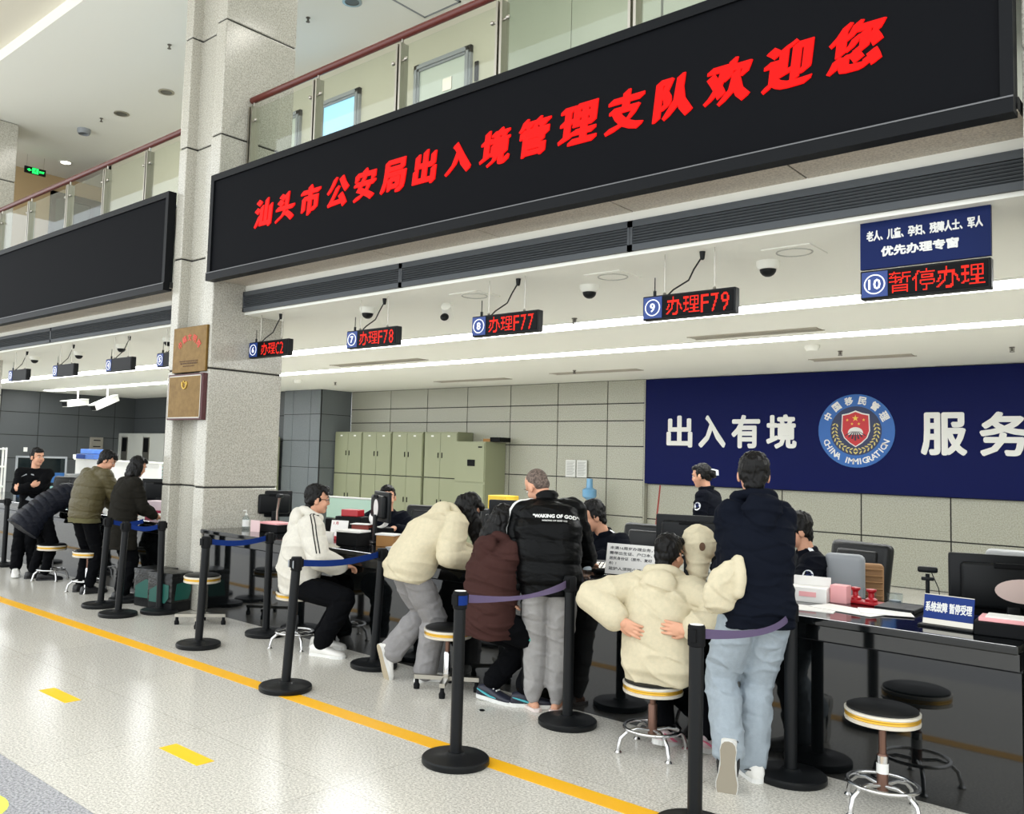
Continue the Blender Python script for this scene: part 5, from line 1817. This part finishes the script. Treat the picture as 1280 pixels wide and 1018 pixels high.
n_ = p['f3'] @ V((1, .1, .5))
for off in (-.014, .014):
    q = V((off * .3, off, 0))
    ribbon(p['top'], [p['nb'] + p['f3'] @ V((.10, .02 + off, .04)), a + V((.05, off, .12)), a.lerp(el, .5) + V((.12, off, .04)), a.lerp(el, .8) + V((.12, off, .0))], .010, M_blackmatte, 'sleeve_stripe', p['top'])

# P6 girl in cream hoodie bending over the counter
p = person('girl in cream hoodie and grey sweatpants bending over the counter', (-4.80, 4.86), (.32, .95),
           dict(top=M_cream_hood, loose=.06, sleeve=.05, hem=.12, hemloose=.05, hood=1.0, pants=M_greysweat, legloose=.034, flare=.018, shoe=M_sneaker, sole=M_solegum, famp=.012, ff=(4, 4, 6), trlen=.97),
           s=.97, pel=(0, -.10, .87), spine=(34, 44, 52), head=(-18, 52, 0), female=True,
           hair=[((0, -.05, -.0), [(.05, .0, -.08), (.07, .03, -.20), (.08, .04, -.30)], [.075, .06, .05, .025]), ((.06, 0, 0), [(.09, .03, -.10), (.10, .05, -.24)], [.045, .04, .025])],
           arms={'L': dict(w=(-.12, .52, .93), pole=(-1, -.2, -.6), hand=(.3, 1, -.1), n=(0, 0, -1)), 'R': dict(w=(.26, .34, .93), pole=(.6, -1, -.7), hand=(-.2, 1, .1), n=(0, 0, -1))},
           legs={'L': dict(a=(-.13, -.16, .20), toe=(.05, .28, -1), up=(0, 1, .3), pole=(-.1, 1, 0)), 'R': dict(a=(.05, .05, .085), toe=(.15, 1, 0))})

# P7 girl in brown hoodie with long black hair, sitting
p = person('girl in brown hoodie with long black hair sitting at the counter', (-4.06, 4.79), (.10, 1),
           dict(top=M_brownhood, loose=.05, sleeve=.035, hem=.13, hemloose=.04, hood=1.0, pants=M_blackpants, legloose=.03, shoe=mat('sneaker_dark', (34, 36, 50), .5), sole=M_whitetext, accent=mat('sneaker_teal', (70, 170, 180), .5), famp=.010, trlen=.86, seed=4),
           s=.97, pel=(.10, -.08, .61), spine=(5, 9, 13), twist=-8, head=(24, 14, 0), female=True,
           hair=[((0, -.05, -.0), [(-.02, -.10, -.10), (-.04, -.12, -.22), (-.06, -.11, -.33)], [.085, .085, .075, .04]), ((-.05, .0, -.03), [(-.09, -.04, -.12), (-.11, -.05, -.30)], [.05, .06, .035]), ((.05, 0, -.03), [(.05, -.08, -.10), (.03, -.11, -.20)], [.05, .06, .03])],
           arms={'L': dict(w=(-.12, .48, .93), hand=(.4, 1, 0), n=(0, 0, -1)), 'R': dict(w=(.28, .48, .93), hand=(-.3, 1, 0), n=(0, 0, -1))},
           legs={'L': dict(a=(-.02, .06, .095), pole=(.5, 1, .6), toe=(.95, .2, -.05)), 'R': dict(a=(.24, .14, .09), pole=(.4, 1, .8), toe=(.7, .7, 0))})
K_ = p['K']['L']
MB().tube([K_[1].lerp(K_[2], .74), K_[1].lerp(K_[2], .97)], .046, 18).build('sock', M_whitetext, p['body'], True)
kn = p['K']['R']
f = MB()
ribbon(p['pants'], [kn[0].lerp(kn[1], .55) + V((.1, -.05, -.02)), kn[0].lerp(kn[1], .8) + V((.1, -.05, -.03)), kn[1] + V((.08, -.04, -.06)), kn[1].lerp(kn[2], .25) + V((.08, -.05, 0))], .035, mat('teal_print', (64, 168, 156), .6), 'teal_print', p['pants'])

# P8 man in black puffer jacket and grey track trousers
p = person('man with shaved head in black puffer jacket and grey track trousers', (-3.63, 4.93), (-.50, .87),
           dict(top=M_puffer, topname='puffer_jacket', loose=.066, sleeve=.034, hem=.12, hemloose=.05, disp=quilt((0, .1, 1), (0, 0, 1.0), .15, .014, 6), pants=M_greytrack, legloose=.026, ankleloose=.004, collar=.05, trlen=.96, famp=.01, seed=6),
           s=.985, pel=(.02, -.06, .92), spine=(6, 14, 30), side=-6, head=(46, 36, -6), hair='buzz',
           arms={'L': dict(w=(-.225, -.06, .80), pole=(-.6, -.6, 0), hand=(-.05, .15, -1), n=(1, .2, 0), curl=35), 'R': dict(w=(.25, .44, .93), pole=(.35, -.8, -.5), hand=(.25, 1, -.15), n=(0, 0, -1), curl=20)},
           legs={'L': dict(a=(-.085, .02, .075), toe=(-.55, .8, 0)), 'R': dict(a=(.07, .03, .075), toe=(.2, 1, 0))})
tb = p['top']
c = p['chs'].lerp(p['nb'], .52)
stamp(tb, glyph_poly('"WAKING OF GOD"', .30, 0, .0018) + [([(x, y - .034) for x, y in v], f_) for v, f_ in glyph_poly('WAKING OF GOD CO', .17, 0, .0004)], c + V((.07, -.1, .0)), (1, .0, .02), (0, .25, 1), M_whitetext, 'back_print', tb)
a, el, wr = p['J']['L']
ribbon(tb, [p['nb'] + V((-.10, -.04, .03)), a + V((-.02, -.05, .12)), a.lerp(el, .15) + V((-.12, -.05, .02)), a.lerp(el, .6) + V((-.14, -.05, 0)), el + V((-.14, -.06, 0))], .032, M_whitetext, 'sleeve_stripe', tb)
for sd, sg in (('L', -1),):
    h_, kn, an, toe, up = p['K'][sd]
    for off, mm_, w_ in ((-.012, M_blackmatte, .03), (.020, M_whitetext, .012)):
        ribbon(p['pants'], [h_ + V((sg * .16, -.04 + off, -.02)), h_.lerp(kn, .5) + V((sg * .15, -.04 + off, 0)), kn + V((sg * .13, -.04 + off, 0)), kn.lerp(an, .5) + V((sg * .12, -.04 + off, 0)), kn.lerp(an, .85) + V((sg * .1, -.03 + off, 0))], w_, mm_, 'side_stripe', p['pants'])
for sd in 'LR':
    h_, kn, an, toe, up = p['K'][sd]
    t_ = V(toe).normalized()
    Rm = Matrix((t_.cross(V((0, 0, 1))), t_, V((0, 0, 1)))).transposed().to_4x4()
    Tm = Matrix.Translation(V((an.x, an.y, 0))) @ Rm
    out = [(.0, -.085), (.03, -.07), (.04, 0), (.048, .1), (.042, .17), (.015, .2), (-.015, .2), (-.042, .17), (-.048, .1), (-.04, 0), (-.03, -.07)]
    so = MB().prism(out, .001, .022, 0, Tm).build('slipper', mat('slipper_white', (226, 212, 206), .5), p['body'])
    vs, fs = [], []
    for i, (y, r, zt) in enumerate(((.045, .05, .075), (.08, .052, .07), (.12, .051, .058), (.16, .045, .046), (.19, .028, .034))):
        for q in range(9):
            an_ = math.pi * q / 8
            vs.append((r * math.cos(an_), y, .02 + (zt - .02) * math.sin(an_)))
    for i in range(4):
        for q in range(8):
            fs.append((i * 9 + q, i * 9 + q + 1, (i + 1) * 9 + q + 1, (i + 1) * 9 + q))
    MB().add(vs, fs, 0, Tm).build('strap', mat('slipper_white', (226, 212, 206), .5), so, True)

# P9 boy in cream hoodie, hands on the small of his back
p = person('boy in cream hoodie sitting on a stool with both hands on his back', (-2.70, 4.76), (-.22, .98),
           dict(top=M_cream_hood, loose=.062, sleeve=.042, hem=.09, hemloose=.06, hood=1.0, pants=M_blackpants, legloose=.02, shoe=mat('sneaker_pinkwhite', (224, 206, 206), .5), sole=M_whitetext, accent=mat('pink_mark', (226, 110, 140), .5), famp=.013, ff=(4, 4, 6), cuff=.9, seed=9), vox=.0048,
           s=.97, pel=(.03, .0, .50), spine=(-2, 6, 14), head=(-22, 10, 0), hair='short',
           arms={'L': dict(w=(-.165, -.17, .765), pole=(-1, -.15, .1), hand=(.85, -.15, -.35), n=(.2, 1, 0), curl=22), 'R': dict(w=(.235, -.165, .755), pole=(1, -.2, .0), hand=(-1, -.1, .06), n=(-.1, 1, 0), curl=18)},
           legs={'L': dict(a=(.03, .11, .10), pole=(-.3, 1, .6), toe=(.2, 1, -.3)), 'R': dict(a=(.26, .12, .10), pole=(.3, 1, .6), toe=(.3, 1, -.3))})

# P10 man in navy hoodie and pale jeans, holding a cream jacket
p10 = person('tall man in navy hoodie and pale jeans with a cream jacket over his arm', (-2.055, 4.74), (-.68, .73),
             dict(top=M_navy, loose=.034, sleeve=.026, hem=.13, hemloose=.03, hood=.95, pants=M_denim, legloose=.028, flare=.012, shoe=M_sneaker, sole=mat('sole_grey', (150, 142, 126), .7), accent=M_blackshoe, famp=.010, seed=11, trlen=.97, pamp=.009),
             s=1.03, shw=.142, pel=(0, .02, .955), spine=(0, 3, 10), head=(-12, 6, 0), hair='short',
             arms={'L': dict(w=(-.08, .36, 1.08), pole=(-.1, -1, -.5), hand=(.8, .6, 0), n=(0, 0, -1)), 'R': dict(w=(.12, .36, 1.04), pole=(.3, -1, -.6), hand=(-.8, .7, 0), n=(0, 0, -1))},
             legs={'L': dict(a=(-.20, -.14, .195), toe=(.02, .16, -1), up=(.4, 1, .2), pole=(0, 1, 0)), 'R': dict(a=(-.02, .04, .09), toe=(-.15, 1, 0))})

# P11 seated officer looking down
p = person('male officer in dark uniform sitting behind the counter looking down', (-4.08, 6.46), (-.30, -.95),
           dict(top=M_uniform, topname='uniform_jacket', loose=.035, sleeve=.026, hem=.08, pants=M_blackpants, shoe=M_blackshoe, sole=M_blackshoe, collar=.012, seed=13),
           s=1.08, pel=(0, -.06, .56), spine=(10, 16, 24), head=(-24, 24, 0), hair='short',
           arms={'R': dict(w=(.10, .42, .95), pole=(1, -.2, -.7), hand=(-.8, .6, 0), n=(0, 0, -1)), 'L': dict(w=(-.24, .38, .95), pole=(-1, -.2, -.7), hand=(.5, 1, 0), n=(0, 0, -1))},
           legs={'L': dict(a=(-.12, .30, .09), pole=(0, 1, .8)), 'R': dict(a=(.12, .30, .09), pole=(0, 1, .8))})
badge(p, 'L', .35, (-1, .35, .1))
stamp(p['top'], glyph_poly('POLICE', .08, 0, .001), p['chs'] + V((-.075, .1, .03)), (-1, 0, 0), (0, -.2, 1), M_badge, 'chest_lettering', p['top'])
for sg in (-1, 1):
    q = p['sh']['L' if sg < 0 else 'R']
    ribbon(p['top'], [q.lerp(p['nb'], .15) + V((0, 0, .1)), q.lerp(p['nb'], .5) + V((0, 0, .1))], .03, M_badge, 'shoulder_mark', p['top'], 8)

# P12 officer walking by the blue sign
p = person('female officer in dark uniform walking past the blue wall sign', (-4.18, 8.5), (-1, -.15),
           dict(top=M_uniform, topname='uniform_jacket', loose=.028, sleeve=.022, hem=.14, pants=M_blackpants, shoe=M_blackshoe, sole=M_blackshoe, collar=.025, seed=15),
           s=1.0, pel=(0, 0, .915), spine=(3, 6, 10), head=(0, 10, 0), hair='bun', female=True,
           arms={'L': dict(w=(-.24, .16, .86)), 'R': dict(w=(.24, -.08, .84))},
           legs={'L': dict(a=(-.07, .24, .10)), 'R': dict(a=(.07, -.26, .14), toe=(0, 1, -.4))})
badge(p, 'L', .32, (-1, .2, 0))
H = p['H']
m_ = MB()
for q in range(4):
    m_.tube([H(-.03 + q * .02, -.12, .05), H(-.03 + q * .02, -.17, .03), H(-.03 + q * .02, -.165, -.02)], .006, 6)
m_.build('hair_clip', M_badge, p['body'], True)

# P13 seated officer at the right, half hidden
p = person('officer in dark uniform with a sleeve badge sitting right of the tall man', (-2.34, 6.45), (-.85, -.45),
           dict(top=M_uniform, topname='uniform_jacket', loose=.035, sleeve=.026, hem=.08, pants=M_blackpants, shoe=M_blackshoe, sole=M_blackshoe, collar=.012, seed=17),
           s=1.05, pel=(0, -.04, .56), spine=(8, 12, 18), head=(10, 14, 0), hair='short',
           arms={'L': dict(w=(-.20, .36, .95), pole=(-1, -.3, -.7), hand=(.6, 1, 0), n=(0, 0, -1)), 'R': dict(w=(.16, .36, .95), pole=(1, -.2, -.7), hand=(-.6, 1, 0), n=(0, 0, -1))},
           legs={'L': dict(a=(-.12, .28, .09), pole=(0, 1, .8)), 'R': dict(a=(.12, .28, .09), pole=(0, 1, .8))})
badge(p, 'L', .4, (-1, .1, .1))
q = p['sh']['L']
ribbon(p['top'], [q.lerp(p['nb'], .1) + V((0, 0, .1)), q.lerp(p['nb'], .5) + V((0, 0, .1))], .03, M_badge, 'shoulder_mark', p['top'], 8)

# P14 smiling officer behind the monitor
p = person('smiling female officer in dark uniform behind the monitor with round sticker', (-7.02, 6.60), (.55, -.84),
           dict(top=M_uniform, topname='uniform_jacket', loose=.032, sleeve=.026, hem=.08, pants=M_blackpants, shoe=M_blackshoe, sole=M_blackshoe, collar=.012, seed=19),
           s=1.03, pel=(0, -.04, .56), spine=(6, 8, 12), head=(16, 2, 4), hair='bun', female=True,
           arms={'L': dict(w=(-.16, .36, .95), pole=(-1, -.3, -.7), hand=(.6, 1, 0), n=(0, 0, -1)), 'R': dict(w=(.16, .36, .95), pole=(1, -.2, -.7), hand=(-.6, 1, 0), n=(0, 0, -1))},
           legs={'L': dict(a=(-.12, .28, .09), pole=(0, 1, .8)), 'R': dict(a=(.12, .28, .09), pole=(0, 1, .8))})
badge(p, 'L', .4, (-1, .3, .1))

# the cream jacket over the tall man's arm (world coordinates), hood with eyelet in front of his elbow
Jk = Blob()
JR = Matrix((V((.74, .67, 0)), V((-.67, .74, 0)), V((0, 0, 1)))).transposed()
Jk.loft([(V((-2.13, 4.545, 1.19)), JR, .035, .03), (V((-2.15, 4.54, 1.14)), JR, .07, .045), (V((-2.165, 4.53, 1.05)), JR, .095, .045), (V((-2.17, 4.53, .98)), JR, .10, .042), (V((-2.185, 4.53, .93)), JR, .075, .038), (V((-2.21, 4.53, .89)), JR, .03, .025)])
Jk.limb([(-2.09, 4.57, 1.20), (-2.075, 4.56, 1.12), (-2.085, 4.55, 1.02)], [.03, .036, .036])
Jk.limb([(-2.20, 4.52, 1.12), (-2.20, 4.50, 1.03), (-2.20, 4.50, .95)], [.02, .03, .02])
jk = Jk.grow('jacket', M_cream_hood, None, .008, 3, folds(.010, (9, 9, 9), 21))
tag(jk, 'cream jacket hanging over the tall man\'s left arm', 'jacket')
hd = Blob()
hd.ball((-2.56, 5.03, 1.215), (.115, .10, .12))
hd.limb([(-2.56, 5.02, 1.18), (-2.55, 5.0, 1.08), (-2.52, 4.95, .99)], [.085, .07, .04])
ho = hd.grow('jacket_hood', M_cream_hood, jk, .007, 3, folds(.008, (12, 12, 12), 23))
stamp(ho, [disc_poly(.018, .026)], (-2.52, 4.98, 1.21), (.8, .6, 0), (0, 0, 1), mat('eyelet_brown', (92, 64, 44), .4), 'eyelet', jk, .004)
bg = Blob()
bg.limb([(-2.66, 5.28, .92), (-2.66, 5.28, 1.02), (-2.66, 5.28, 1.12)], [.05, .06, .04])
b_ = tag(bg.grow('plastic_bag', mat('bag_clear', (206, 212, 208), .2, spec=.6), None, .008, 3, folds(.012, (18, 18, 18), 25)), 'small crumpled clear plastic bag with green content on the counter', 'bag')
MB().rbox((-2.66, 5.225, .92), (.07, .03, .06), .01).build('green_content', mat('bag_green', (150, 170, 60), .5), b_)
